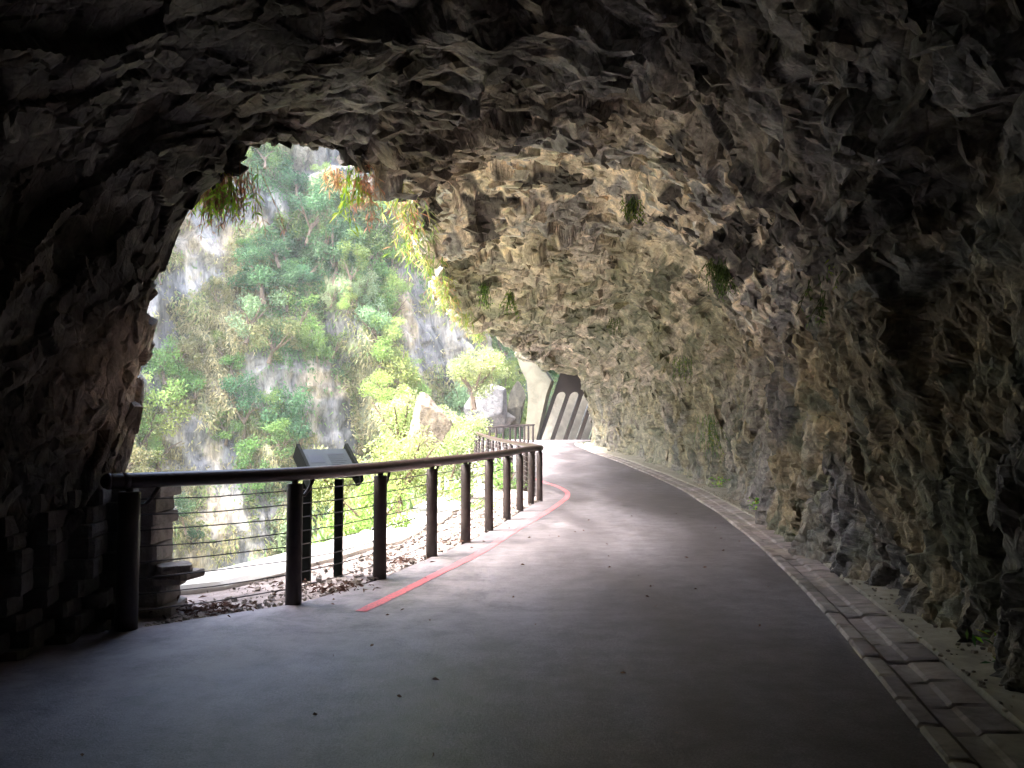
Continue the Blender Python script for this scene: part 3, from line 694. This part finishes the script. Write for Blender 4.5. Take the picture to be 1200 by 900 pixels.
QU = np.repeat(q[:, None], len(zs), 1); QZ = np.repeat(zs[None], len(q), 0)
sl = QU + QZ * .22     # flutes lean a little
d1 = plates(sl, QZ, 6.5, 601, 3.2, 0, .35); d2 = plates(sl, QZ, 2.3, 602, 3.0, .1, .35); d3 = plates(sl, QZ, .8, 603, 2.6, .15, .3)
def blur(a, n=2):
    for _ in range(n):
        a = np.pad(a, 1, 'edge'); a = (a[:-2, 1:-1] + a[2:, 1:-1] + 2 * a[1:-1, 1:-1]) / 4
        a = np.pad(a, ((0, 0), (1, 1)), 'edge'); a = (a[:, :-2] + a[:, 2:] + 2 * a[:, 1:-1]) / 4
    return a
DD = blur(2.2 * d1[0] + .9 * d2[0], 5) + blur(.30 * d3[0], 1) + 1.3 * fbm(sl * .16, QZ * .03, QU * 0, 612, 4) + 1.6 * fbm(QU * .06, QZ * .05, QU * 0, 611, 3) - .17 * np.clip(QZ, -40, 60)
ledg = fbm(QU * .12, QZ * .28, QU * 0, 620, 3); DD += .9 * ledg + .12 * fbm(QU * 1.5, QZ * 1.2, QU * 0, 621, 4)
CX = bx_[:, None] + nxv[:, None] * DD; CY = by_[:, None] + nyv[:, None] * DD
cr = np.array((.145, .145, .155)); cr2 = np.array((.24, .23, .22)); crd = np.array((.06, .063, .066)); cmoss = np.array((.15, .165, .075))
n1 = fbm(sl * .7, QZ * .07, QU * 0, 631, 4); n2 = fbm(QU * .22, QZ * .22, QU * 0, 632, 5)
cc = lerp(cr, cr2, sstep(0, .3, n1 + .3 * (d3[2] - .5))); cc = lerp(cc, crd, sstep(.12, .35, -n1 + .4 * (d2[2] - .5))); cc = lerp(cc, np.array((.33, .27, .19)), sstep(.1, .35, fbm(QU * .3, QZ * .2, QU * 0, 640, 3)) * .6)
veg = sstep(-.12, .10, n2 + .3 * ledg)
vegg = sstep(-.30, .02, n2 + .3 * ledg); cc = lerp(cc, cmoss, veg * .6 + vegg * .15)
CLI = np.stack([CX, CY, QZ], 2)
o = mesh_np('cliff', CLI.reshape(-1, 3), grid_faces(len(q), len(zs)), M['cliff'], cols=cc.reshape(-1, 3))
tag(o, 'steep grey rock cliff across the gorge streaked with moss', None, None, 'structure')
CN = grid_normals(CLI); 
if (CN[len(q) // 2, 100] @ np.array((nxv[len(q) // 2], nyv[len(q) // 2], 0))) < 0: CN = -CN

# ------------------------------------------------------------------ foliage
def leaf_cloud(n, centres, radii, size, cols, seed, flat=.5, droop=0, aspect=.45):
    """n small folded leaves spread through clumps; returns verts, tris, colours"""
    r = np.random.default_rng(seed); centres = np.array(centres, float); radii = np.array(radii, float)
    w = radii ** 2; w /= w.sum(); k = r.choice(len(centres), n, p=w)
    d = r.normal(size=(n, 3)); d /= np.linalg.norm(d, axis=1, keepdims=True); rad = radii[k] * (r.random(n) ** .45)
    p = centres[k] + d * rad[:, None] * np.array((1, 1, .8))
    t = r.normal(size=(n, 3)) + d * .8; t[:, 2] -= droop; t /= np.linalg.norm(t, axis=1, keepdims=True)
    nn = d * .6 + r.normal(size=(n, 3)) * flat + np.array((0, 0, .8)); nn -= t * (nn * t).sum(1)[:, None]; nn /= np.linalg.norm(nn, axis=1, keepdims=True)
    b = np.cross(nn, t); L_ = size * r.uniform(.6, 1.3, n)[:, None]
    v = np.stack([p, p + t * L_ * .5 + b * L_ * aspect * .5 + nn * L_ * .08, p + t * L_, p + t * L_ * .5 - b * L_ * aspect * .5 + nn * L_ * .08], 1)
    base = np.array(cols)[r.integers(0, len(cols), n)] * r.uniform(.7, 1.3, (n, 1))
    cl = np.array(cols)[np.arange(len(centres)) % len(cols)][k]; c = base * .5 + cl * .5
    f = np.arange(n)[:, None] * 4 + np.array((0, 1, 2, 3))[None]
    return v.reshape(-1, 3), f, np.repeat(c, 4, 0)
G_mid = [(.11, .18, .06), (.16, .24, .07), (.08, .13, .05)]
G_blue = [(.065, .13, .06), (.09, .17, .08), (.04, .08, .045)]
G_yel = [(.22, .31, .09), (.17, .27, .08), (.30, .34, .12)]
G_dry = [(.22, .20, .10), (.16, .17, .08), (.12, .15, .06)]
G_pale = [(.19, .27, .14), (.24, .30, .18), (.14, .21, .10)]
G_bush = [(.30, .38, .15), (.25, .33, .14), (.35, .39, .20), (.20, .28, .10)]
G_lime = [(.26, .38, .04), (.34, .42, .06), (.18, .30, .04)]
def shrub_mesh(name, seed, cols, n=1500, R=1.3, size=.17, squash=.8, droop=.2):
    r = random.Random(seed); cs = []; rr = []
    for k in range(13):
        a = r.random() * 6.28; e = r.uniform(0, 1) ** .6 * R * .75; cs.append((math.cos(a) * e, math.sin(a) * e, r.uniform(-.3, 1.0) * R * squash)); rr.append(R * r.uniform(.22, .42))
    v, f, c = leaf_cloud(n, cs, rr, size, cols, seed, droop=droop)
    return v, f, c
def trunk_mb(seed, R, h=1.0):
    r = random.Random(seed); mb = MB(); mb.tube([(0, 0, -h), (r.uniform(-.1, .1), 0, -h * .4), (0, 0, 0)], [.09 * R, .06 * R, .04 * R], 6)
    for k in range(5):
        a = r.random() * 6.28; mb.tube([(0, 0, -h * .3), (math.cos(a) * R * .3, math.sin(a) * R * .3, R * .2), (math.cos(a) * R * .6, math.sin(a) * R * .6, R * r.uniform(.3, .8))], [.045 * R, .03 * R, .012 * R], 5)
    return mb
def make_shrub(kind, label, cat, group, seed, cols, n, R, size, h=1.0, squash=.8, droop=.2):
    t = empty(kind); tag(t, label, cat, group)
    v, f, c = shrub_mesh('crown', seed, cols, n, R, size, squash, droop)
    mesh_np('crown', v, f, M['leaf'], t, c); trunk_mb(seed, R, h).build('trunk', M['bark'], t)
    return t
def copy_tree(o, label=None):
    c = o.copy(); COL.objects.link(c)
    for ch in o.children:
        d = ch.copy(); COL.objects.link(d); d.parent = c
    if label: c['label'] = label
    return c
kinds = [('cliff_shrub', 'green shrub with rounded leafy clumps rooted on the grey cliff face', G_mid), ('cliff_shrub', 'blue-green dense shrub clinging to the far cliff', G_blue),
         ('cliff_shrub', 'yellow-green bright shrub growing from a cliff ledge', G_yel), ('cliff_shrub', 'dry straw coloured bush hanging on the cliff', G_dry), ('cliff_shrub', 'pale grey-green airy shrub on the cliff face', G_pale)]
protos = []
for i, (nm, lb, cl) in enumerate(kinds):
    protos += [make_shrub(nm, lb, 'shrub', 'shrubs growing on the cliff across the gorge', 800 + i * 3 + j, cl, 2300, 1.35, .145, droop=.9 if i == 3 else .35, squash=.8 + .5 * j) for j in range(2)]
# candidate spots on the cliff within sight
I0 = np.argwhere((np.abs(CLI[..., 0] / CLI[..., 1] + .215) < .29) & (QZ > -14) & (QZ < 23) & (CLI[..., 1] > 5))
r = random.Random(11); used = 0; spots = []
tries = 0
while len(spots) < 285 and tries < 60000:
    tries += 1
    i, j = I0[r.randrange(len(I0))]
    if veg[i, j] < r.random() * 1.05: continue
    p = Vector(CLI[i, j])
    rad = r.choice((.7, .9, 1.2, 1.7))
    if any((p - s[0]).length < .55 * (rad + s[1]) for s in spots): continue
    spots.append((p, rad, i, j))
for k, (p, rad, i, j) in enumerate(spots):
    tone = vnoise(np.array([p.x * .13]), np.array([p.z * .13]), np.array([0.]), 90)[0]
    ki = r.choice((0, 2, 4, 4, 2, 3)) if tone > .1 else r.choice((0, 1, 4, 3, 0)) if tone > -.25 else r.choice((1, 1, 0))
    src = protos[ki * 2 + r.randrange(2)]; first = not src.get('_u')
    o_ = src if first else copy_tree(src); src['_u'] = 1
    if '_u' in o_: pass
    nn = Vector(CN[i, j]); o_.location = p + nn * rad * .45; sc = rad * r.uniform(.9, 1.25) / 1.15; o_.scale = (sc, sc, sc * r.uniform(.8, 1.35)); o_.rotation_euler = (r.uniform(-.3, .3), r.uniform(-.3, .3), r.random() * 6.28)
for s_ in protos:
    if not s_.get('_u') and s_.location.length < .01:
        for ch in list(s_.children): bpy.data.objects.remove(ch)
        bpy.data.objects.remove(s_)
protos = []
names = {0: 'green rounded shrub', 1: 'dark blue-green shrub', 2: 'bright yellow-green shrub', 3: 'dry straw-coloured bush', 4: 'pale grey-green airy shrub'}
for o_ in list(COL.objects):
    if not o_.name.startswith('cliff_shrub') or o_.get('category') != 'shrub': continue
    p = o_.location; px = 600 + F * p.x / p.y; py = 504 - F * (p.z - EYE) / p.y
    ki = [k for k in range(5) if kinds[k][1] == o_['label']][0]
    hz_ = next(t for lim, t in ((215, 'beside the left rock edge'), (300, 'in line with the root curtain'), (370, 'between root curtain and creeper'), (440, 'in line with the rust creeper'), (510, 'left of the rim fringe'), (9999, 'near the gallery side')) if px < lim)
    vt = next(t for lim, t in ((215, 'topmost on the cliff'), (280, 'high on the cliff'), (350, 'upper middle of the cliff'), (430, 'lower middle of the cliff'), (550, 'low on the cliff'), (9999, 'seen through the cables')) if py < lim)
    o_['label'] = ('large ' if o_.scale[0] > 1.25 else 'small ' if o_.scale[0] < .95 else '') + names[ki] + ' ' + vt + ', ' + hz_
for s_ in protos:
    if '_u' in s_: del s_['_u']
for o_ in COL.objects:
    if '_u' in o_: del o_['_u']

# hanging grass and ground cover over the cliff: uncountable
n = 330000; idx = I0[rng.integers(0, len(I0), n)]; keep = vegg[idx[:, 0], idx[:, 1]] > rng.random(n) * .8 - .03; idx = idx[keep]; n = len(idx)
p = CLI[idx[:, 0], idx[:, 1]] + CN[idx[:, 0], idx[:, 1]] * .05 + rng.normal(size=(n, 3)) * .08; nn = CN[idx[:, 0], idx[:, 1]]
t = nn * rng.uniform(.1, .9, (n, 1)) + rng.normal(size=(n, 3)) * .35 + np.array((0, 0, 1)) * rng.uniform(-1.2, .5, (n, 1)); t /= np.linalg.norm(t, axis=1, keepdims=True)
b = np.cross(t, nn + rng.normal(size=(n, 3)) * .3); b /= np.linalg.norm(b, axis=1, keepdims=True) + 1e-9
L_ = rng.uniform(.14, .42, (n, 1)); v = np.stack([p - b * L_ * .16, p + b * L_ * .16, p + t * L_ + np.array((0, 0, -.06))], 1)
tn = fbm(p[:, 0] * .2, p[:, 2] * .2, p[:, 0] * 0, 95, 3)
pal = np.array([(.09, .16, .07), (.14, .20, .08), (.22, .23, .10), (.28, .24, .14)]); ti = np.clip(((tn + .35) / .7 * 3 + rng.normal(size=n) * .7).astype(int), 0, 3)
c = pal[ti] * rng.uniform(.7, 1.3, (n, 1))
o = mesh_np('undergrowth', v.reshape(-1, 3), np.arange(n * 3).reshape(-1, 3), M['leaf'], cols=np.repeat(c, 3, 0))
tag(o, 'mass of hanging grass, moss and creepers over the far cliff', 'undergrowth', None, 'stuff')

# bright bushes on the slope just below the ledge
bush = [make_shrub('bush', 'lush yellow-green bush lit by daylight below the ledge', 'bush', 'bushes below the railing ledge', 900 + j, cl, 3400, 1.3, .105, .8) for j, cl in enumerate([G_bush, G_bush, G_bush + G_pale, [(.18, .27, .08), (.25, .33, .10), (.13, .20, .06)]])]
BS = [  # px, py(top-ish centre), depth, radius, kind, label
 (470, 545, 15, 1.0, 0, 'yellow-green bush just behind the slanted information board'),
 (440, 600, 13, .8, 3, 'leafy green bush low under the handrail right of the board legs'),
 (520, 560, 19, 1.2, 2, 'pale frothy bush between the third and fifth railing posts'),
 (468, 492, 26, 1.35, 0, 'tall bright yellow-green bush rising above the railing in mid gorge side'),
 (555, 440, 48, 2.1, 2, 'pale green tree crown beside the grey outcrop near the gallery'),
 (545, 510, 36, 1.8, 0, 'sunlit bush in front of the far outcrop left of the bay railing'),
 (520, 530, 27, 1.3, 2, 'very pale bush below the jagged boulder'),
 (575, 425, 58, 1.6, 0, 'feathery bush on top of the grey outcrop near the gallery'),
 (590, 560, 22, .8, 3, 'bush seen through the farther railing posts'),
 (400, 560, 17, .9, 0, 'bush directly below the information board'),
 (545, 590, 17, .7, 3, 'low weeds clump at ledge between fourth and fifth railing posts'),
 (490, 528, 34, 1.5, 0, 'wide yellow bush around the foot of the jagged boulder'),
 (455, 455, 40, 1.3, 3, 'slim bright tree crown against the dark cliff gully'),
]
usedb = set()
for px, py, dd, rad, k, lb in BS:
    o_ = bush[k] if k not in usedb else copy_tree(bush[k]); usedb.add(k); o_['label'] = lb
    o_.location = at(px, py, dd) - Vector((0, 0, rad * .3)); sc = rad / 1.25; o_.scale = (sc, sc, sc); o_.rotation_euler = (0, 0, r.random() * 6.28)
for k, b_ in enumerate(bush):          # a spare kind that found no place
    if k not in usedb:
        for ch in list(b_.children): bpy.data.objects.remove(ch)
        bpy.data.objects.remove(b_)
# cover on the slope itself
idxs = np.argwhere((SLY > 12) & (SLY < 75) & (SLX > -22)); n = 42000; idx = idxs[rng.integers(0, len(idxs), n)]
p = np.stack([SLX[idx[:, 0], idx[:, 1]], SLY[idx[:, 0], idx[:, 1]], SLZ[idx[:, 0], idx[:, 1]]], 1) + rng.normal(size=(n, 3)) * np.array((.35, .35, .12)) + np.array((-.25, 0, .1))
t = rng.normal(size=(n, 3)) * .5 + np.array((0, 0, 1)); t /= np.linalg.norm(t, axis=1, keepdims=True); b = np.cross(t, rng.normal(size=(n, 3))); b /= np.linalg.norm(b, axis=1, keepdims=True)
L_ = rng.uniform(.12, .42, (n, 1)); v = np.stack([p - b * L_ * .14, p + b * L_ * .14, p + t * L_], 1); c = np.array(G_yel + G_pale)[rng.integers(0, 6, n)] * rng.uniform(.7, 1.3, (n, 1))
o = mesh_np('grass', v.reshape(-1, 3), np.arange(n * 3).reshape(-1, 3), M['leaf'], cols=np.repeat(c, 3, 0))
tag(o, 'bright grass and weeds covering the slope below the ledge', 'grass', None, 'stuff')

# boulders / outcrops
def boulder(name, label, c, size, seed, col, mat='rock', nlat=46, rz=0):
    th = np.linspace(0.02, math.pi - .02, nlat); ph = np.linspace(0, 2 * math.pi, nlat * 2)
    T_, P_ = np.meshgrid(th, ph, indexing='ij'); d = np.stack([np.sin(T_) * np.cos(P_), np.sin(T_) * np.sin(P_), np.cos(T_)], 2)
    rr = np.ones(T_.shape); g_ = np.random.default_rng(seed)
    for k in range(22):      # cut by random planes for flat angular faces
        a = g_.normal(size=3); a /= np.linalg.norm(a); h = g_.uniform(.55, .92); dp = d @ a; rr = np.where(dp > 0, np.minimum(rr, h / np.maximum(dp, 1e-3)), rr)
    v = d * rr[..., None]; v = v + d * (.05 * fbm(v[..., 0] * 3, v[..., 1] * 3, v[..., 2] * 3, seed, 4))[..., None]
    v = v.reshape(-1, 3) * np.array(size)
    v[:, 2] = np.maximum(v[:, 2], -size[2] * .8)
    cl = np.repeat((np.array(col)[None] * (1 + .35 * fbm(v[:, 0] * 1.1, v[:, 1] * 1.1, v[:, 2] * 1.1, seed + 3, 3))[:, None]), 1, 0)
    o = mesh_np(name, v, grid_faces(nlat, nlat * 2), M[mat], cols=np.clip(cl, 0, 1), loc=c); o.rotation_euler = (0, 0, rz); tag(o, label, 'rock'); return o
boulder('boulder', 'jagged pale boulder standing among bright bushes above the handrail', at(500, 497, 24), (.75, .7, .95), 31, (.24, .205, .17))
boulder('rock_outcrop', 'large grey slanted outcrop below the pale tree near the gallery', at(572, 480, 56), (1.7, 1.6, 2.1), 32, (.10, .10, .11))
boulder('rock_outcrop', 'dark narrow standing rock just left of the gallery end pier', at(605, 478, 58), (.75, .8, 1.9), 33, (.06, .057, .045))
boulder('boulder', 'light squarish boulder at the foot of the dark standing rock', at(586, 490, 57), (1.1, 1.0, .9), 35, (.12, .115, .11))
boulder('boulder', 'brown squat boulder low on the ledge side left of the bay railing', at(512, 540, 30), (.7, .7, .6), 34, (.30, .24, .19))

# ------------------------------------------------------------------ plants hanging from the rim and ferns in the vault
def strand_leaves(mb, p, d, L_, w, col, n=3):
    d = Vector(d).normalized(); b = d.orthogonal().normalized(); b = Matrix.Rotation(random.random() * 6.28, 3, d) @ b
    q1 = p + d * L_ * .5 + Vector((0, 0, -L_ * .08)); q2 = p + d * L_ + Vector((0, 0, -L_ * .3))
    mb.poly([p, q1 + b * w / 2, q2, q1 - b * w / 2], [(0, 1, 2, 3)], col)
def hanging(name, label, p, width, length, nst, cols_s, cols_l, nleaf, ll=.09, lw=.016, cat='plant'):
    root = empty(name, p); tag(root, label, cat, None); st = MB(); lf = MB()
    for k in range(nst):
        a = Vector((random.gauss(0, width * .28), random.gauss(0, width * .28), random.uniform(.0, .1))); L_ = length * random.uniform(.45, 1)
        q = [a]; dx = Vector((random.gauss(0, .12), random.gauss(0, .12), 0))
        for s in range(5): q.append(q[-1] + Vector((dx.x * L_ * .3 + random.gauss(0, .012), dx.y * L_ * .3 + random.gauss(0, .012), -L_ / 5)))
        c = random.choice(cols_s); v = random.uniform(.7, 1.3); st.tube(q, .0035, 3, False, tuple(x * v for x in c))
        for m_ in range(nleaf):
            j = random.randrange(1, 6); c = random.choice(cols_l); v = random.uniform(.7, 1.3)
            strand_leaves(lf, q[j], (random.gauss(0, .7), random.gauss(0, .7), -random.uniform(.2, 1)), ll * random.uniform(.6, 1.3), lw, tuple(x * v for x in c))
    st.build('stems', M['twig'], root); lf.build('leaves', M['leaf'], root); return root
rb = [(.36, .23, .10), (.42, .27, .11), (.26, .17, .08)]; rd = [(.50, .28, .20), (.44, .22, .15), (.38, .26, .17)]
hanging('hanging_plant', 'brown root curtain with lime leaves hanging at the top left of the opening', at(262, 205, 7.5), .42, .52, 110, rb, rb + rb, 7, .07, .012)
hanging('hanging_plant', 'spray of lime green leaves around the brown root curtain', at(262, 212, 7.42), .46, .45, 30, G_lime, G_lime, 6, .11, .022)
hanging('hanging_plant', 'rust red trailing creeper hanging from the rim at the centre of the opening', at(428, 190, 9.2), .22, .75, 18, rd, rd, 9, .09, .018)
hanging('hanging_plant', 'lime green leafy sprig dangling left of the rust red creeper', at(412, 200, 9.1), .20, .75, 10, G_lime, G_lime, 9, .12, .024)
hanging('hanging_plant', 'small rust coloured sprig on the rim left of the red creeper', at(395, 200, 8.9), .20, .25, 12, rd, rd, 9, .09, .02)
fr = [(478, 205, 10.4, .5, .8), (492, 245, 11.6, .6, .9), (500, 275, 12.8, .7, 1.0), (514, 305, 14.2, .7, .9), (528, 335, 16.6, .7, 1.0), (540, 352, 18.6, .6, .9), (552, 372, 21, .7, 1.0), (568, 392, 24, .7, .9)]
fl = ['grassy yellow-green fringe at the pale notch of the rim', 'yellow fringe tuft hanging second along the rim from the notch', 'dense brown and yellow fringe at the widest part of the rim', 'straw fringe above the grey bulging rock of the rim',
      'green fringe just below the grey bulging rock', 'thin green fringe where the rim turns dark', 'trailing green fringe halfway down the dark rim', 'farthest fringe tuft low on the dark rim above the pale tree']
for (a, b, c, w_, l_), lb in zip(fr, fl):
    hanging('fringe_plant', lb, at(a, b, c) + Vector((-.22, 0, .20)), w_ * .85, l_ * .6, 28, G_dry + G_yel, G_lime[:1] + G_yel + [(.40, .32, .15), (.42, .26, .14)], 7, .16, .02)
for a, b, c, w_, l_, lb in ((567, 335, 15, .15, .5, 'small yellow-green tuft under the vault right of the bulging rock'), (598, 345, 14, .1, .5, 'thin reddish sprig dangling from the mid vault'),
        (742, 238, 9.5, .22, .28, 'small fern on the pale vault near its top'), (838, 310, 9.8, .2, .3, 'dark fern under the ledge between vault and right wall'), (848, 318, 9.6, .16, .36, 'dark hanging fern beside the one under the vault ledge'),
        (1000, 300, 6.6, .35, .4, 'green creeper patch high on the right wall'), (975, 335, 7.4, .35, .4, 'dark creeper patch on the right wall above the streaks'), (1040, 330, 6.2, .3, .35, 'rightmost creeper patch on the dark right wall'),
        (800, 420, 20, .5, .6, 'ivy patch where the vault meets the far right wall'), (720, 375, 22, .3, .5, 'ivy sprig on the far dark vault'), (832, 490, 17, .3, .9, 'trailing green moss low on the right wall')):
    hanging('fern', lb, at(a, b, c), w_, l_, 26, G_mid, G_mid + G_lime[:1] if 'dark' not in lb else G_mid, 12, .05, .012, 'fern')
for a, b, c, lb in ((843, 566, 19.5, 'bright weed at the wall foot farthest along'), (890, 592, 15, 'weed tuft at the wall foot beside the gutter end'), (954, 630, 11.3, 'weed tuft at the base of the right wall midway'), (1000, 645, 9.9, 'small weed at the base of the right wall near the large tiles'), (1190, 770, 5.4, 'weed tuft at the right edge wall foot')):
    root = empty('weed', at(a, b, c)); tag(root, lb, 'weed'); lf = MB()
    for k in range(90):
        strand_leaves(lf, Vector((random.gauss(0, .1), random.gauss(0, .12), random.uniform(-.12, .1))), (random.gauss(0, .6), random.gauss(0, .6), random.uniform(.2, 1)), random.uniform(.06, .14), .025, tuple(x * random.uniform(.7, 1.3) for x in random.choice(G_mid + G_lime)))
    lf.build('leaves', M['leaf'], root)

# ------------------------------------------------------------------ debris on verge and road
mb = MB(); rs = random.Random(21)
for k in range(3200):
    y = rs.uniform(6.6, 19); t = rs.random() ** .6; xl = float(interp(y, LEDGE)) + .1; xr = float(interp(y, ROADL)) - .02
    if y < 8: xl = max(xl, -2.9)
    x = xl + (xr - xl) * t; s = rs.choice((.006, .006, .008, .01, .012, .018, .03)) * rs.uniform(.7, 1.3); v = rs.uniform(.5, 1.3)
    mb.box((x, y, float(zroad(y)) + s * .3), (s * 1.4, s, s * .8), Matrix.Rotation(rs.random() * 3, 3, 'Z') @ Matrix.Rotation(rs.random(), 3, 'X'), (v, v * .95, v * .9), s * .25)
for k in range(500):
    y = rs.uniform(4, 24); x = float(sinterp(y, ROADR, .8)) + .5 + abs(rs.gauss(0, .25)); s = rs.uniform(.006, .022); v = rs.uniform(.6, 1.3)
    mb.box((x, y, float(zroad(y)) + .035 + s * .3), (s * 1.4, s, s * .8), Matrix.Rotation(rs.random() * 3, 3, 'Z'), (v, v * .95, v * .8), s * .25)
o = mb.build('gravel', M['stone']); tag(o, 'loose stones and grit along the verge and wall foot', 'gravel', None, 'stuff')
mb = MB()
for cx_, cy_, n, sp in ((-2.6, 7.2, 200, .18), (-1.72, 8.15, 110, .16), (-2.1, 8.1, 60, .2), (-1.3, 9.9, 80, .15), (-.9, 11.5, 60, .15)):
    for k in range(n):
        p = Vector((cx_ + rs.gauss(0, sp), cy_ + rs.gauss(0, sp * .7), .0 + rs.random() * .06)); v = rs.uniform(.5, 1.2)
        strand_leaves(mb, p, (rs.gauss(0, 1), rs.gauss(0, 1), rs.uniform(-.1, .4)), rs.uniform(.04, .11), .02, (.13 * v, .085 * v, .06 * v))
for k in range(70):
    y = rs.uniform(3.2, 16); xl = float(interp(y, ROADL)); xr = float(sinterp(y, ROADR, .8)); x = xl + (xr - xl) * rs.random() ** (.5 if k % 2 else 2); v = rs.uniform(.6, 1.6)
    strand_leaves(mb, Vector((x, y, float(rz_(x, y)) + .008)), (rs.gauss(0, 1), rs.gauss(0, 1), .1), rs.uniform(.03, .07), .02, (.16 * v, .11 * v, .07 * v))
o = mb.build('leaves', M['twig']); tag(o, 'dry brown leaf litter gathered at the railing posts', 'leaf litter', None, 'stuff')

# ------------------------------------------------------------------ haze in the gorge air
hz = bpy.data.materials.new('haze'); hz.use_nodes = True; ht = hz.node_tree; ht.nodes.remove(ht.nodes['Principled BSDF'])
pv = ht.nodes.new('ShaderNodeVolumePrincipled'); pv.inputs['Density'].default_value = .0006; pv.inputs['Color'].default_value = (.92, .95, 1, 1); pv.inputs['Anisotropy'].default_value = .2
ht.links.new(pv.outputs[0], ht.nodes['Material Output'].inputs['Volume'])
mb = MB(); mb.box((0, 45, 4.5), (240, 160, 84)); o = mb.build('haze', hz); tag(o, 'thin bright haze in the gorge air', None, None, 'stuff')
